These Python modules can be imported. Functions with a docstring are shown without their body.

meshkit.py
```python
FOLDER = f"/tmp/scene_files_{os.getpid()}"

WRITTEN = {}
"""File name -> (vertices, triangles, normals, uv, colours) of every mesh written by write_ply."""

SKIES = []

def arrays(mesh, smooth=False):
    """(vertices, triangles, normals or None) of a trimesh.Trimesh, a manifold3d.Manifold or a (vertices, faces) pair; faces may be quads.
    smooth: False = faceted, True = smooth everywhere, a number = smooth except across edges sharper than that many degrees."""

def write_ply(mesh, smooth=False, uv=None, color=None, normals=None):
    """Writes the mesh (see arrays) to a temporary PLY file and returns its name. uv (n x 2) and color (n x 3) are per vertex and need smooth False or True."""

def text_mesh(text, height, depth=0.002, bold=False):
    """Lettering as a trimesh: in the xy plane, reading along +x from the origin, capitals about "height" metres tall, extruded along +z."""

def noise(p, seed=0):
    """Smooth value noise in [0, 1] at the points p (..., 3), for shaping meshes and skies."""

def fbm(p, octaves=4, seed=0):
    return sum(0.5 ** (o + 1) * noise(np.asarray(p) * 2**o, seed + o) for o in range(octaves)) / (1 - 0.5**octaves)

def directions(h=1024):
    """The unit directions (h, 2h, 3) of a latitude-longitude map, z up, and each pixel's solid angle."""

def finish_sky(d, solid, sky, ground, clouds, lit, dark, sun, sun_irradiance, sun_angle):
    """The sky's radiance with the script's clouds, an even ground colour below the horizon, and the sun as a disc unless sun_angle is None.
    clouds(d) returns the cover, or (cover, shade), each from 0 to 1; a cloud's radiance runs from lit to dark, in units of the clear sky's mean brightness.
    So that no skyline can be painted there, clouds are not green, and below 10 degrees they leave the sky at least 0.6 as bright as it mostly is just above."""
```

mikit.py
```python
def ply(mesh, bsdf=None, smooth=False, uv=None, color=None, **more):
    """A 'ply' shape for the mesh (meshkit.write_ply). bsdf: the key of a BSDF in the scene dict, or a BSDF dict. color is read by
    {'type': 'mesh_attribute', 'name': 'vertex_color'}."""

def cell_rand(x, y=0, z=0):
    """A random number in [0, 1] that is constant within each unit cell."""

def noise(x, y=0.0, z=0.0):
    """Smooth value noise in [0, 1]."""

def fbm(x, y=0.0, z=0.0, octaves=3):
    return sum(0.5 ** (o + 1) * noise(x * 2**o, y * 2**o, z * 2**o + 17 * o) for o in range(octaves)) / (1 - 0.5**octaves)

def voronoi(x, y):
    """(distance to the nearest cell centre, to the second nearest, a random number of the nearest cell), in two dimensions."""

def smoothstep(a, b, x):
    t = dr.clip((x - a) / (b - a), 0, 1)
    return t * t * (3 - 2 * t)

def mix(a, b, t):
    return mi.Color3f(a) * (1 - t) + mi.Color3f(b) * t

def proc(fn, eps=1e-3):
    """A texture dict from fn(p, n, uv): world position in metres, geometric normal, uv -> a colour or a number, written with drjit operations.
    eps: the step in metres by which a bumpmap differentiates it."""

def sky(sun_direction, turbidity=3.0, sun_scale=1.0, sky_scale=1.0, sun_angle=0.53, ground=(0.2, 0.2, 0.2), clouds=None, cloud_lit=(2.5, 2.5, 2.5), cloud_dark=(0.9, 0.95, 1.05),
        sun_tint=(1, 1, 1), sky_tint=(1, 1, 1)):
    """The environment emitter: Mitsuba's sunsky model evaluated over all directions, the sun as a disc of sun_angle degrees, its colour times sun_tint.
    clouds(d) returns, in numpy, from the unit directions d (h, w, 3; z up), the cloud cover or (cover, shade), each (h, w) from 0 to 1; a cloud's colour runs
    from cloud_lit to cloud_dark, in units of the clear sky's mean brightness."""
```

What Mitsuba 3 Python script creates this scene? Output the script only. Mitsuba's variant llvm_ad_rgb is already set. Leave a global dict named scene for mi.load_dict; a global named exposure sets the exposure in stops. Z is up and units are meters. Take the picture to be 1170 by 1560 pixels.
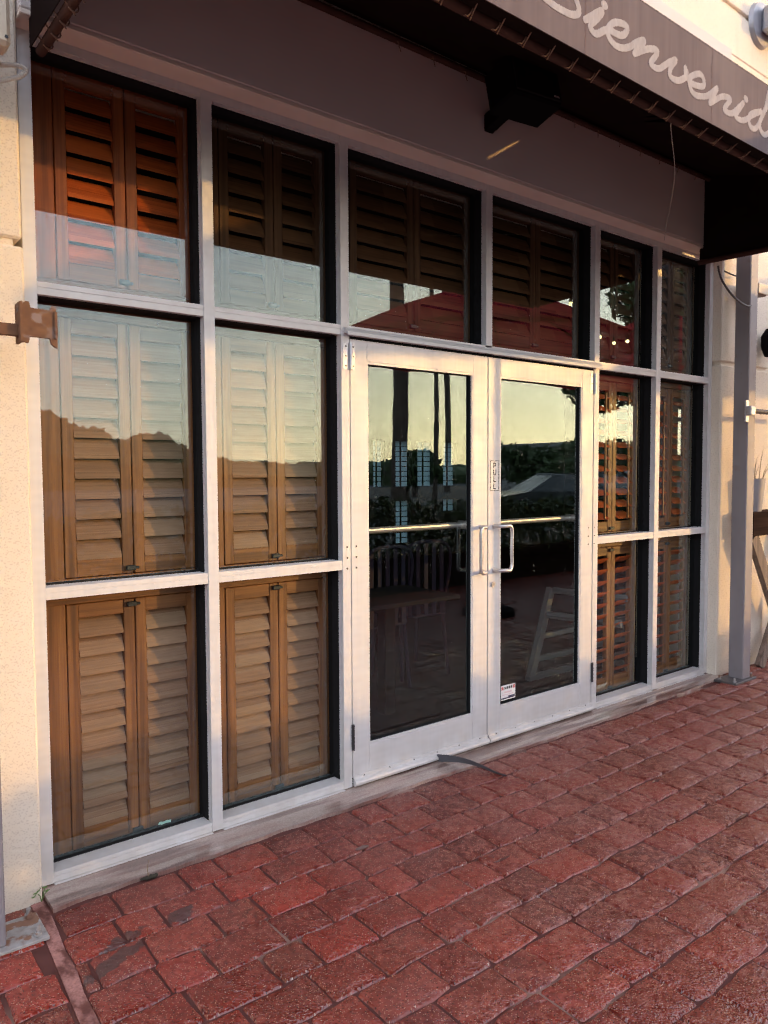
import math, random
import numpy as np, trimesh, shapely
from shapely.geometry import Polygon, box as sbox, LineString
import drjit as dr, mitsuba as mi, mikit, meshkit
from mikit import noise, fbm, voronoi, cell_rand, smoothstep, mix, proc

T = mi.ScalarTransform4f
rnd = random.Random(7)
rng = np.random.default_rng(7)
scene, labels = {}, {}

# ------------------------------------------------------------------ camera, sky, exposure
CAM = np.array([-0.696, -2.822, 1.478])
YAW, PIT, ROL = math.radians(38.246), math.radians(2.992), math.radians(0.273)
fw = np.array([math.sin(YAW)*math.cos(PIT), math.cos(YAW)*math.cos(PIT), -math.sin(PIT)])
rt = np.array([math.cos(YAW), -math.sin(YAW), 0.0]); dn = np.cross(fw, rt)
rt, dn = math.cos(ROL)*rt + math.sin(ROL)*dn, -math.sin(ROL)*rt + math.cos(ROL)*dn
FOC = 1145.3
scene['camera'] = {'type': 'perspective', 'fov_axis': 'x', 'fov': math.degrees(2*math.atan(585/FOC)), 'near_clip': 0.02, 'far_clip': 3000.0,
                   'to_world': T().look_at(origin=CAM.tolist(), target=(CAM+fw).tolist(), up=(-dn).tolist())}
SUN_AZ, SUN_EL = math.radians(46.0), math.radians(6.8)
SUN = [math.sin(SUN_AZ)*math.cos(SUN_EL), -math.cos(SUN_AZ)*math.cos(SUN_EL), math.sin(SUN_EL)]
scene['sky'] = mikit.sky(SUN, turbidity=3.0, sun_scale=0.080, sky_scale=1.0, sun_angle=0.6, sun_tint=(0.92, 1.0, 1.2), sky_tint=(0.91, 0.955, 1.2),
                          clouds=lambda d: np.full(d.shape[:2], 0.72), cloud_lit=(1.02, 1.0, 1.08))
exposure = 5.55

# ------------------------------------------------------------------ materials
def rgb(*c): return {'type': 'rgb', 'value': list(c)}
def mat(name, color, rough=0.6, bump=None, bscale=0.001, eps=1e-3, two=False, **kw):
    b = {'type': 'principled', 'base_color': proc(color) if callable(color) else rgb(*color), 'roughness': proc(rough) if callable(rough) else rough, **kw}
    if bump is not None: b = {'type': 'bumpmap', 'tex': proc(bump, eps), 'scale': bscale, 'b': b}
    if two: b = {'type': 'twosided', 'b': b}
    scene['mat_'+name] = b
    return 'mat_'+name

def f_alum(p, n, uv):
    s = noise(p.x*90, p.y*40, p.z*3)*0.5 + noise(p.x*6, p.y*6, p.z*60)*0.5
    d = smoothstep(0.55, 0.9, fbm(p.x*9, p.y*9, p.z*3.2, 4))
    low = smoothstep(0.30, 0.0, p.z)*fbm(p.x*14, p.y*9, p.z*14, 3)
    c = mix((0.54, 0.53, 0.525), (0.61, 0.60, 0.595), s)
    c = mix(c, (0.50, 0.47, 0.44), d*0.28)
    return mix(c, (0.44, 0.40, 0.36), low*0.8)
def f_alum_r(p, n, uv): return 0.36 + 0.22*fbm(p.x*7, p.y*7, p.z*7, 3)
ALUM = mat('aluminium', f_alum, f_alum_r, metallic=0.10, specular=0.3)
HINGE = mat('hinge_steel', lambda p, n, uv: mix((0.42, 0.42, 0.45), (0.55, 0.55, 0.58), noise(p.x*120, p.y*120, p.z*120)), 0.42, metallic=0.6)
STEEL = mat('handle_steel', lambda p, n, uv: mix((0.50, 0.47, 0.46), (0.66, 0.63, 0.61), noise(p.x*30, p.y*30, p.z*160)), 0.33, metallic=0.75)
BLACK = mat('black_rubber', (0.010, 0.010, 0.011), 0.7, specular=0.15)
SCREW = mat('dark_screw', (0.05, 0.05, 0.055), 0.4, metallic=0.6)

def f_stucco(p, n, uv):
    a = fbm(p.x*2.2, p.y*2.2, p.z*1.4, 4)
    pits = smoothstep(0.60, 0.78, noise(p.x*260, p.y*260, p.z*210))
    drip = smoothstep(0.55, 0.8, fbm(p.x*9, p.y*9, p.z*0.7, 3))
    c = mix((0.66, 0.585, 0.475), (0.73, 0.655, 0.545), a)
    c = mix(c, (0.52, 0.45, 0.35), drip*0.35)
    c = mix(c, (0.42, 0.35, 0.275), pits*0.38)
    return mix(c, (0.42, 0.34, 0.28), smoothstep(0.35, 0.0, p.z)*fbm(p.x*9, p.y*9, p.z*5, 3)*0.6)
def f_stucco_b(p, n, uv): return fbm(p.x*85, p.y*85, p.z*85, 3) + 0.35*noise(p.x*260, p.y*260, p.z*260)
STUCCO = mat('stucco', f_stucco, 0.9, f_stucco_b, 0.0035, 8e-4)
BULK = mat('bulkhead_plaster', lambda p, n, uv: mix((0.56, 0.50, 0.48), (0.63, 0.565, 0.54), fbm(p.x*3, p.y*3, p.z*3, 4)), 0.85,
           lambda p, n, uv: fbm(p.x*120, p.y*120, p.z*120, 2), 0.0008)
SOFFIT = mat('soffit_plaster', lambda p, n, uv: mix((0.66, 0.56, 0.49), (0.74, 0.64, 0.57), fbm(p.x*6, p.y*6, p.z*3, 4)), 0.9)

def wood(dark, mid, light, axis):
    def f(p, n, uv):
        l, a, b = (p.z, p.x, p.y) if axis == 'z' else (p.x, p.z, p.y)
        w = fbm(a*55 + 1.3*noise(l*2.2, a*5, 3), l*1.9, b*40, 3)
        g = noise(a*420, l*9, b*250)
        k = noise(a*13 + 5, l*1.1, b*9)
        c = mix(dark, mid, smoothstep(0.25, 0.62, w))
        c = mix(c, light, smoothstep(0.5, 0.85, w)*0.6 + 0.25*k)
        return c*(0.80 + 0.34*g)
    return f
def slat_wood(dark, mid, light):
    def f(p, n, uv):
        cell = cell_rand(dr.floor(p.z/0.0775 + 0.35), dr.floor(p.x/0.332))
        w = fbm(p.z*230 + 0.9*noise(p.x*4, cell*30, 2) + cell*40, p.x*2.2 + cell*20, p.y*90, 3)
        g = noise(p.z*700, p.x*30, p.y*500)
        c = mix(dark, mid, 0.35 + 0.65*smoothstep(0.2, 0.65, w))
        c = mix(c, light, smoothstep(0.55, 0.9, w)*0.3)
        c = mix(c, light, smoothstep(0.35, 1.0, cell)*0.6)
        return c*(0.80 + 0.24*g + 0.22*cell_rand(cell*97.0, 3))
    return f
WOODV = mat('stile_wood', wood((0.11, 0.036, 0.010), (0.205, 0.072, 0.019), (0.29, 0.115, 0.036), 'z'), 0.5)
WOODH = mat('rail_wood', wood((0.11, 0.036, 0.010), (0.20, 0.07, 0.018), (0.28, 0.11, 0.034), 'x'), 0.5)
SLAT_TAN = mat('weathered_slat_wood', slat_wood((0.145, 0.064, 0.030), (0.215, 0.106, 0.055), (0.27, 0.165, 0.100)), 0.62)
SLAT_RED = mat('red_slat_wood', slat_wood((0.21, 0.034, 0.008), (0.38, 0.070, 0.014), (0.48, 0.11, 0.024)), 0.45)
REDV = mat('red_stile_wood', wood((0.15, 0.028, 0.007), (0.27, 0.058, 0.013), (0.37, 0.095, 0.024), 'z'), 0.45)
REDH = mat('red_rail_wood', wood((0.15, 0.028, 0.007), (0.26, 0.056, 0.013), (0.35, 0.09, 0.022), 'x'), 0.45)

SLAT_SHADED = mat('shaded_slat_wood', slat_wood((0.055, 0.022, 0.010), (0.095, 0.040, 0.018), (0.13, 0.060, 0.028)), 0.6, specular=0.2)  # shutter wood darkened: the shade under the awning is put into the colour
SHADEDV = mat('shaded_stile_wood', wood((0.050, 0.020, 0.009), (0.09, 0.038, 0.017), (0.13, 0.06, 0.028), 'z'), 0.6, specular=0.2)
SHADEDH = mat('shaded_rail_wood', wood((0.050, 0.020, 0.009), (0.09, 0.038, 0.017), (0.13, 0.06, 0.028), 'x'), 0.6, specular=0.2)

def f_brick(p, n, uv):
    per, per2 = dr.floor(uv.x/100 + 0.5)/9, dr.floor(uv.y/100 + 0.5)/9          # one tone per brick
    t = fbm(p.x*4.2, p.y*4.2, 1.5, 4)
    fine = fbm(p.x*75, p.y*75, p.z*75, 3)
    mid = fbm(p.x*21, p.y*21, 3.0, 3)
    c = mix((0.095, 0.010, 0.007), (0.29, 0.028, 0.015), t*0.35 + per*0.65)
    c = mix(c, (0.20, 0.050, 0.030), per2*per2*0.4)
    worn = smoothstep(0.2, 2.4, p.x)*0.65 + 0.30*smoothstep(0.45, 0.75, fbm(p.x*2.3, p.y*2.3, 7, 4)) + 0.25*smoothstep(0.5, 0.75, mid)
    c = mix(c, (0.215, 0.070, 0.050), worn*(0.22 + 1.1*smoothstep(0.3, 0.7, fine)))
    c = c*(0.40 + 1.05*fine)*(0.88 + 0.24*mid)  # grain contrast raised in the colour to stand in for relief shading
    d1, _, r1 = voronoi(p.x*120, p.y*120)
    c = mix(c, mi.Color3f(0.40, 0.22, 0.15), smoothstep(0.26, 0.12, d1)*smoothstep(0.50, 0.68, r1)*0.7)
    d2, _, r2 = voronoi(p.x*85 + 31, p.y*85)
    c = mix(c, mi.Color3f(0.030, 0.010, 0.009), smoothstep(0.24, 0.10, d2)*smoothstep(0.5, 0.66, r2)*0.85)
    d3, _, r3 = voronoi(p.x*34 + 11, p.y*34 + 5)
    c = mix(c, mi.Color3f(0.50, 0.36, 0.28), smoothstep(0.085, 0.04, d3)*smoothstep(0.74, 0.82, r3)*0.8)
    ex, ey = (p.x - 0.085)/0.085, (p.y + 0.475 - 0.25*(p.x-0.085))/0.028
    ex2, ey2 = (p.x - 0.285)/0.055, (p.y + 0.455 - 0.3*(p.x-0.285))/0.032
    ex3, ey3 = (p.x - 0.02)/0.11, (p.y + 0.565 - 0.35*(p.x-0.02))/0.03
    wob = 1.3*(fbm(p.x*46, p.y*46, 2, 4) - 0.5)
    patch = smoothstep(1.12, 0.78, dr.sqrt(ex*ex + ey*ey) + wob) + smoothstep(1.12, 0.78, dr.sqrt(ex2*ex2 + ey2*ey2) + wob) + smoothstep(1.12, 0.78, dr.sqrt(ex3*ex3 + ey3*ey3) + wob)
    return mix(c, mi.Color3f(0.055, 0.024, 0.022)*(0.6+0.8*fine), dr.minimum(patch, 1)*0.85)
def f_brick_r(p, n, uv):
    wet = smoothstep(0.30, 0.56, fbm(p.x*3.1, p.y*3.1, 4, 4))
    return 0.46 - 0.32*wet + 0.08*noise(p.x*60, p.y*60, 3)
def f_brick_b(p, n, uv): return fbm(p.x*42, p.y*42, 2.0, 4) + 0.45*noise(p.x*230, p.y*230, 1) + 0.7*smoothstep(0.58, 0.78, fbm(p.x*17, p.y*17, 9, 3))
BRICK = mat('brick', f_brick, f_brick_r, f_brick_b, 0.0058, 8e-4, specular=0.95)
def f_mortar(p, n, uv):
    c = mix((0.055, 0.013, 0.010), (0.11, 0.033, 0.027), fbm(p.x*20, p.y*20, 1, 3))
    pale = smoothstep(0.60, 0.72, fbm(p.x*2.7 + 3, p.y*2.7, 5, 3))  # pale tone painted in for the glints of wet joints
    return mix(c, (0.42, 0.27, 0.22), pale*0.45)
MORTAR = mat('mortar', f_mortar, lambda p, n, uv: 0.75 - 0.6*smoothstep(0.52, 0.62, fbm(p.x*2.7 + 3, p.y*2.7, 5, 3)), specular=0.5)
BAND = mat('joint_band', lambda p, n, uv: mix((0.11, 0.035, 0.028), (0.32, 0.15, 0.13), smoothstep(0.28, 0.62, fbm(p.x*28, p.y*14, 1, 4)))*(0.8+0.4*noise(p.x*180, p.y*180, 1)), 0.6, lambda p, n, uv: fbm(p.x*60, p.y*60, 2, 3), 0.004)
def f_thr(p, n, uv):
    c = mix((0.15, 0.095, 0.078), (0.33, 0.255, 0.22), smoothstep(0.3, 0.65, fbm(p.x*3, p.y*26, 2, 4)))
    c = mix(c, (0.22, 0.08, 0.065), smoothstep(-0.135, -0.165, p.y)*0.7*fbm(p.x*30, p.y*30, 3, 2) + 0.2*smoothstep(0.5, 0.7, fbm(p.x*5, p.y*12, 9, 3)))
    return c*(0.85 + 0.3*noise(p.x*220, p.y*220, 1))
THRESH = mat('wet_concrete', f_thr, lambda p, n, uv: 0.035 + 0.25*smoothstep(0.52, 0.8, fbm(p.x*2.4, p.y*18, 6, 4)),
             None, specular=1.0, clearcoat=1.0, clearcoat_gloss=0.99)
ASPHALT = mat('asphalt', lambda p, n, uv: mix((0.045, 0.044, 0.043), (0.07, 0.068, 0.066), fbm(p.x*0.7, p.y*0.7, 1, 4)), 0.9)

def f_cloth(p, n, uv):
    st = noise(p.x*28, p.y*3, p.z*1.2)*0.5 + noise(p.x*110, p.y*3, p.z*3)*0.5
    c = mix((0.092, 0.064, 0.066), (0.135, 0.10, 0.10), st)
    return mix(c, (0.17, 0.135, 0.13), smoothstep(0.55, 0.8, fbm(p.x*2.5, p.y*2.5, p.z*1.6, 4))*0.6)
CLOTH = mat('awning_canvas', f_cloth, 0.85, two=True)
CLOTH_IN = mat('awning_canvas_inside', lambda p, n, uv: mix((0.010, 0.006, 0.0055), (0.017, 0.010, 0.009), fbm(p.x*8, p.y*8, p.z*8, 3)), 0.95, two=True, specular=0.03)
LETTER = mat('faded_letter_paint', lambda p, n, uv: mix((0.23, 0.20, 0.20), (0.36, 0.325, 0.32), noise(p.x*40, p.y, p.z*3)*0.5 + noise(p.x*150, p.y, p.z*60)*0.5), 0.8)
TUBE = mat('brown_tube', lambda p, n, uv: mix((0.045, 0.021, 0.017), (0.08, 0.038, 0.03), fbm(p.x*20, p.y*20, p.z*20, 3)), 0.7, specular=0.12)
CORD = mat('lacing_cord', (0.17, 0.10, 0.07), 0.8)
WIRE = mat('pale_wire', (0.42, 0.40, 0.35), 0.6)
CABLE = mat('dark_cable', (0.05, 0.043, 0.045), 0.5)
PLASTIC_BLACK = mat('black_plastic', (0.006, 0.0055, 0.0065), 0.9, specular=0.05)
LED = mat('grey_badge', (0.30, 0.31, 0.33), 0.4)
BEIGE = mat('beige_box', lambda p, n, uv: mix((0.50, 0.42, 0.31), (0.60, 0.51, 0.39), fbm(p.x*12, p.y*12, p.z*12, 3)), 0.55)
CONDUIT = mat('pale_conduit', (0.50, 0.47, 0.43), 0.5)
def f_post(p, n, uv):
    c = mix((0.20, 0.18, 0.19), (0.27, 0.25, 0.255), fbm(p.x*9, p.y*9, p.z*2, 4))
    return mix(c, (0.20, 0.14, 0.11), smoothstep(0.62, 0.8, fbm(p.x*24, p.y*24, p.z*14, 4))*0.4)
POST = mat('painted_steel', f_post, 0.5)
BASEDARK = mat('dark_steel', lambda p, n, uv: mix((0.07, 0.068, 0.072), (0.15, 0.14, 0.14), fbm(p.x*40, p.y*40, p.z*40, 3)), 0.45, metallic=0.4)
def f_galv(p, n, uv):
    c = mix((0.19, 0.175, 0.165), (0.34, 0.32, 0.31), fbm(p.x*70, p.y*70, p.z*70, 3))
    return mix(c, (0.19, 0.085, 0.045), smoothstep(0.46, 0.60, fbm(p.x*26, p.y*26, p.z*26, 4))*0.85)
GALV = mat('rusted_plate', f_galv, 0.7, lambda p, n, uv: fbm(p.x*90, p.y*90, p.z*90, 3), 0.004)
def f_rust(p, n, uv):
    c = mix((0.075, 0.030, 0.016), (0.17, 0.082, 0.036), fbm(p.x*40, p.y*40, p.z*40, 4))
    return mix(c, (0.22, 0.17, 0.16), smoothstep(0.55, 0.75, fbm(p.x*25+4, p.y*25, p.z*25, 3))*0.7)
RUST = mat('rust', f_rust, 0.85, lambda p, n, uv: fbm(p.x*120, p.y*120, p.z*120, 3), 0.0006)
DARKWOOD = mat('dark_plank', wood((0.016, 0.009, 0.007), (0.028, 0.016, 0.012), (0.042, 0.026, 0.019), 'x'), 0.95, specular=0.08)
LEGWOOD = mat('grey_plank', wood((0.10, 0.075, 0.06), (0.17, 0.13, 0.105), (0.24, 0.19, 0.155), 'z'), 0.75)
POT = mat('zinc_pot', lambda p, n, uv: mix((0.28, 0.28, 0.31), (0.38, 0.38, 0.41), fbm(p.x*20, p.y*20, p.z*9, 3)), 0.4, metallic=0.5)
DRYGRASS = mat('dry_grass', (0.20, 0.135, 0.075), 0.8, two=True)
LEAF = mat('leaf', lambda p, n, uv: mix((0.035, 0.065, 0.02), (0.085, 0.125, 0.04), noise(p.x*7, p.y*7, p.z*7)), 0.55, two=True)
WEED = mat('weed_leaf', (0.10, 0.17, 0.05), 0.6, two=True)
BARK = mat('palm_bark', lambda p, n, uv: mix((0.07, 0.05, 0.04), (0.15, 0.11, 0.085), noise(p.x*5, p.y*5, p.z*9)), 0.9)
scene['mat_red_canvas'] = {'type': 'principledthin', 'base_color': rgb(0.42, 0.04, 0.055), 'roughness': 0.8, 'diff_trans': 0.7}
RED = 'mat_red_canvas'
WHITE = mat('white_paint', (0.74, 0.73, 0.70), 0.5)
STOOLGREY = mat('grey_painted_wood', (0.12, 0.13, 0.13), 0.7)
CHAIRMET = mat('dusky_metal', lambda p, n, uv: mix((0.022, 0.010, 0.020), (0.016, 0.016, 0.034), cell_rand(dr.floor(p.x*22))), 0.7, specular=0.2)
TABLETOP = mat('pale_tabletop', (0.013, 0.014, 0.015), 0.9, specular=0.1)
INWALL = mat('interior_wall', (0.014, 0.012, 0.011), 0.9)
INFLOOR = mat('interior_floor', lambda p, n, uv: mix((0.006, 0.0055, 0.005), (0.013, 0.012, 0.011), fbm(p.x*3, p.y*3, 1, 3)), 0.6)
BLUEWHITE = mat('pale_blind', (0.62, 0.66, 0.70), 0.6, two=True)
CARPAINT = mat('dark_car_paint', (0.022, 0.024, 0.028), 0.25, clearcoat=1.0, clearcoat_gloss=0.9)
CARPALE = mat('silver_car_paint', (0.36, 0.37, 0.38), 0.3, metallic=0.5, clearcoat=1.0)
CARGLASS = mat('car_glass', (0.03, 0.035, 0.035), 0.08, specular=0.8)
TYRE = mat('tyre', (0.02, 0.02, 0.02), 0.9)
HUB = mat('wheel_rim', (0.4, 0.4, 0.41), 0.35, metallic=0.7)
FARWALL = mat('far_building', lambda p, n, uv: mix((0.30, 0.29, 0.28), (0.38, 0.36, 0.34), noise(p.x*0.3, p.y*0.3, p.z*0.6)), 0.9)
FARGLASS = mat('far_window', (0.05, 0.06, 0.07), 0.15)
SIGNWHITE = mat('sign_white', (0.70, 0.66, 0.60), 0.5)
SIGNBLACK = mat('sign_black', (0.035, 0.030, 0.032), 0.5)
STICKRED = mat('sticker_red', (0.55, 0.10, 0.10), 0.5)
STICKPINK = mat('sticker_pink', (0.70, 0.50, 0.50), 0.5)
STICKNAVY = mat('sticker_navy', (0.05, 0.05, 0.09), 0.5)
MINT = mat('mint_scrap', (0.45, 0.68, 0.60), 0.7)
STRIPGREY = mat('loose_rubber', (0.085, 0.085, 0.095), 0.42, two=True)
BULB = mat('bulb_glass', (0.8, 0.6, 0.3), 0.3)
scene['mat_shade'] = {'type': 'principledthin', 'base_color': rgb(0.15, 0.24, 0.27), 'roughness': 0.9, 'diff_trans': 1.2}
scene['mat_glass'] = {'type': 'thindielectric', 'int_ior': 1.56, 'specular_reflectance': rgb(0.76, 0.95, 0.96), 'specular_transmittance': rgb(0.90, 0.95, 0.92)}
scene['mat_water'] = {'type': 'dielectric', 'int_ior': 1.33}

# ------------------------------------------------------------------ mesh helpers
def cbox(x0, x1, y0, y1, z0, z1, c=0.001):
    """Box with chamfered edges."""
    if c <= 0:
        m = trimesh.creation.box((x1-x0, y1-y0, z1-z0)); m.apply_translation(((x0+x1)/2, (y0+y1)/2, (z0+z1)/2)); return m
    c = min(c, (x1-x0)*.4, (y1-y0)*.4, (z1-z0)*.4)
    pts = []
    for sx in (0, 1):
        for sy in (0, 1):
            for sz in (0, 1):
                p = np.array([(x0, x1)[sx], (y0, y1)[sy], (z0, z1)[sz]]); i = np.array([c*(1-2*sx), c*(1-2*sy), c*(1-2*sz)])
                for k in range(3):
                    q = p + i; q[k] = p[k]; pts.append(q)
    return trimesh.convex.convex_hull(np.array(pts))
def cat(*ms):
    ms = [m for g in ms for m in (g if isinstance(g, (list, tuple)) else [g])]
    return trimesh.util.concatenate(ms)
def xf(m, R=None, t=(0, 0, 0)):
    m = m.copy()
    if R is not None:
        M = np.eye(4); M[:3, :3] = R; m.apply_transform(M)
    m.apply_translation(t); return m
def rot(axis, deg): return trimesh.transformations.rotation_matrix(math.radians(deg), axis)[:3, :3]
def tube(pts, r, sides=8, cap=True):
    p = np.asarray(pts, float); n = len(p); r = np.broadcast_to(np.asarray(r, float), (n,))
    t = np.gradient(p, axis=0); t /= np.linalg.norm(t, axis=1, keepdims=True) + 1e-12
    up = np.array([0, 0, 1.0]) if abs(t[0][2]) < .9 else np.array([0, 1.0, 0])
    a = np.cross(up, t[0]); a /= np.linalg.norm(a); A = [a]
    for i in range(1, n):
        a = A[-1] - t[i]*np.dot(A[-1], t[i]); A.append(a/np.linalg.norm(a))
    A = np.array(A); B = np.cross(t, A); ang = np.arange(sides)*2*np.pi/sides
    v = p[:, None] + r[:, None, None]*(np.cos(ang)[None, :, None]*A[:, None] + np.sin(ang)[None, :, None]*B[:, None])
    f = []
    for i in range(n-1):
        for j in range(sides):
            a_, b_ = i*sides+j, i*sides+(j+1) % sides
            f += [[a_, b_, b_+sides], [a_, b_+sides, a_+sides]]
    v = v.reshape(-1, 3)
    if cap:
        k = len(v); v = np.vstack([v, p[0], p[-1]])
        for j in range(sides): f += [[k, (j+1) % sides, j], [k+1, (n-1)*sides+j, (n-1)*sides+(j+1) % sides]]
    return trimesh.Trimesh(v, f, process=False)
def spline(pts, n=24):
    from scipy.interpolate import CubicSpline
    p = np.asarray(pts, float); s = np.r_[0, np.cumsum(np.linalg.norm(np.diff(p, axis=0), axis=1))]
    return CubicSpline(s, p)(np.linspace(0, s[-1], n))
def prism(poly, lo, hi, plane='xz'):
    """Extrude a shapely polygon. plane xz: extruded along y from lo to hi; yz: along x; xy: along z."""
    gs = getattr(poly, 'geoms', [poly]); out = []
    for g in gs:
        m = trimesh.creation.extrude_polygon(g, hi-lo, engine='earcut'); v = m.vertices.copy()
        if plane == 'xz': w = np.c_[v[:, 0], v[:, 2]+lo, v[:, 1]]; flip = True
        elif plane == 'yz': w = np.c_[v[:, 2]+lo, v[:, 0], v[:, 1]]; flip = False
        else: w = np.c_[v[:, 0], v[:, 1], v[:, 2]+lo]; flip = False
        f = m.faces[:, ::-1] if flip else m.faces
        out.append(trimesh.Trimesh(w, f, process=False))
    return cat(out)
def quad(a, b, c, d): return trimesh.Trimesh(np.array([a, b, c, d], float), [[0, 1, 2], [0, 2, 3]], process=False)
def lathe(prof, center, seg=20):
    m = trimesh.creation.revolve(np.array(prof, float), sections=seg); m.apply_translation(center); return m
def sphere(c, r, sub=1):
    m = trimesh.creation.icosphere(subdivisions=sub); m.apply_scale(r); m.apply_translation(c); return m

used = set()
def fresh(k):
    q, i = k, 0
    while q in used: i += 1; q = f'{k}_{i:03d}'
    used.add(q); return q
def thing(name, label, category, group=None):
    k = fresh(name); labels[k] = {'label': label, 'category': category}
    if group: labels[k]['group'] = group
    return k
def sub(parent, name): return fresh(parent + '__' + name)
def put(key, mesh, m, smooth=30, **kw):
    scene[key] = mikit.ply(mesh, m, smooth=smooth, **kw); return key
def part(parent, name, mesh, m, smooth=30, label=None, kind=None):
    k = sub(parent, name); put(k, mesh, m, smooth)
    if label or kind: labels[k] = {}
    if label: labels[k]['label'] = label
    if kind: labels[k]['kind'] = kind
    return k
def one(name, mesh, m, label, category, smooth=30, group=None):
    k = thing(name, label, category, group); put(k, mesh, m, smooth); return k
def struct(name, mesh, m, smooth=False):
    k = fresh(name); put(k, mesh, m, smooth); labels[k] = {'kind': 'structure', 'label': STRUCT.get(name, name)}; return k
STRUCT = {'paving': 'red stamped paving with brick pattern in front of the glass doors', 'threshold': 'wet pale concrete strip under the window frame and doors',
          'parking_lot': 'dark asphalt beyond the patio'}

def project(X):
    q = np.stack([rt, dn, fw]) @ (np.asarray(X, float).T - CAM[:, None])
    return 585 + FOC*q[0]/q[2], 780 + FOC*q[1]/q[2], q[2]
def at_y(u, v, y):
    """World point where the direction (u, v of the survey) meets the plane of that y."""
    d = rt*(u-585)/FOC + dn*(v-780)/FOC + fw
    return CAM + d*(y-CAM[1])/d[1]

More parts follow.
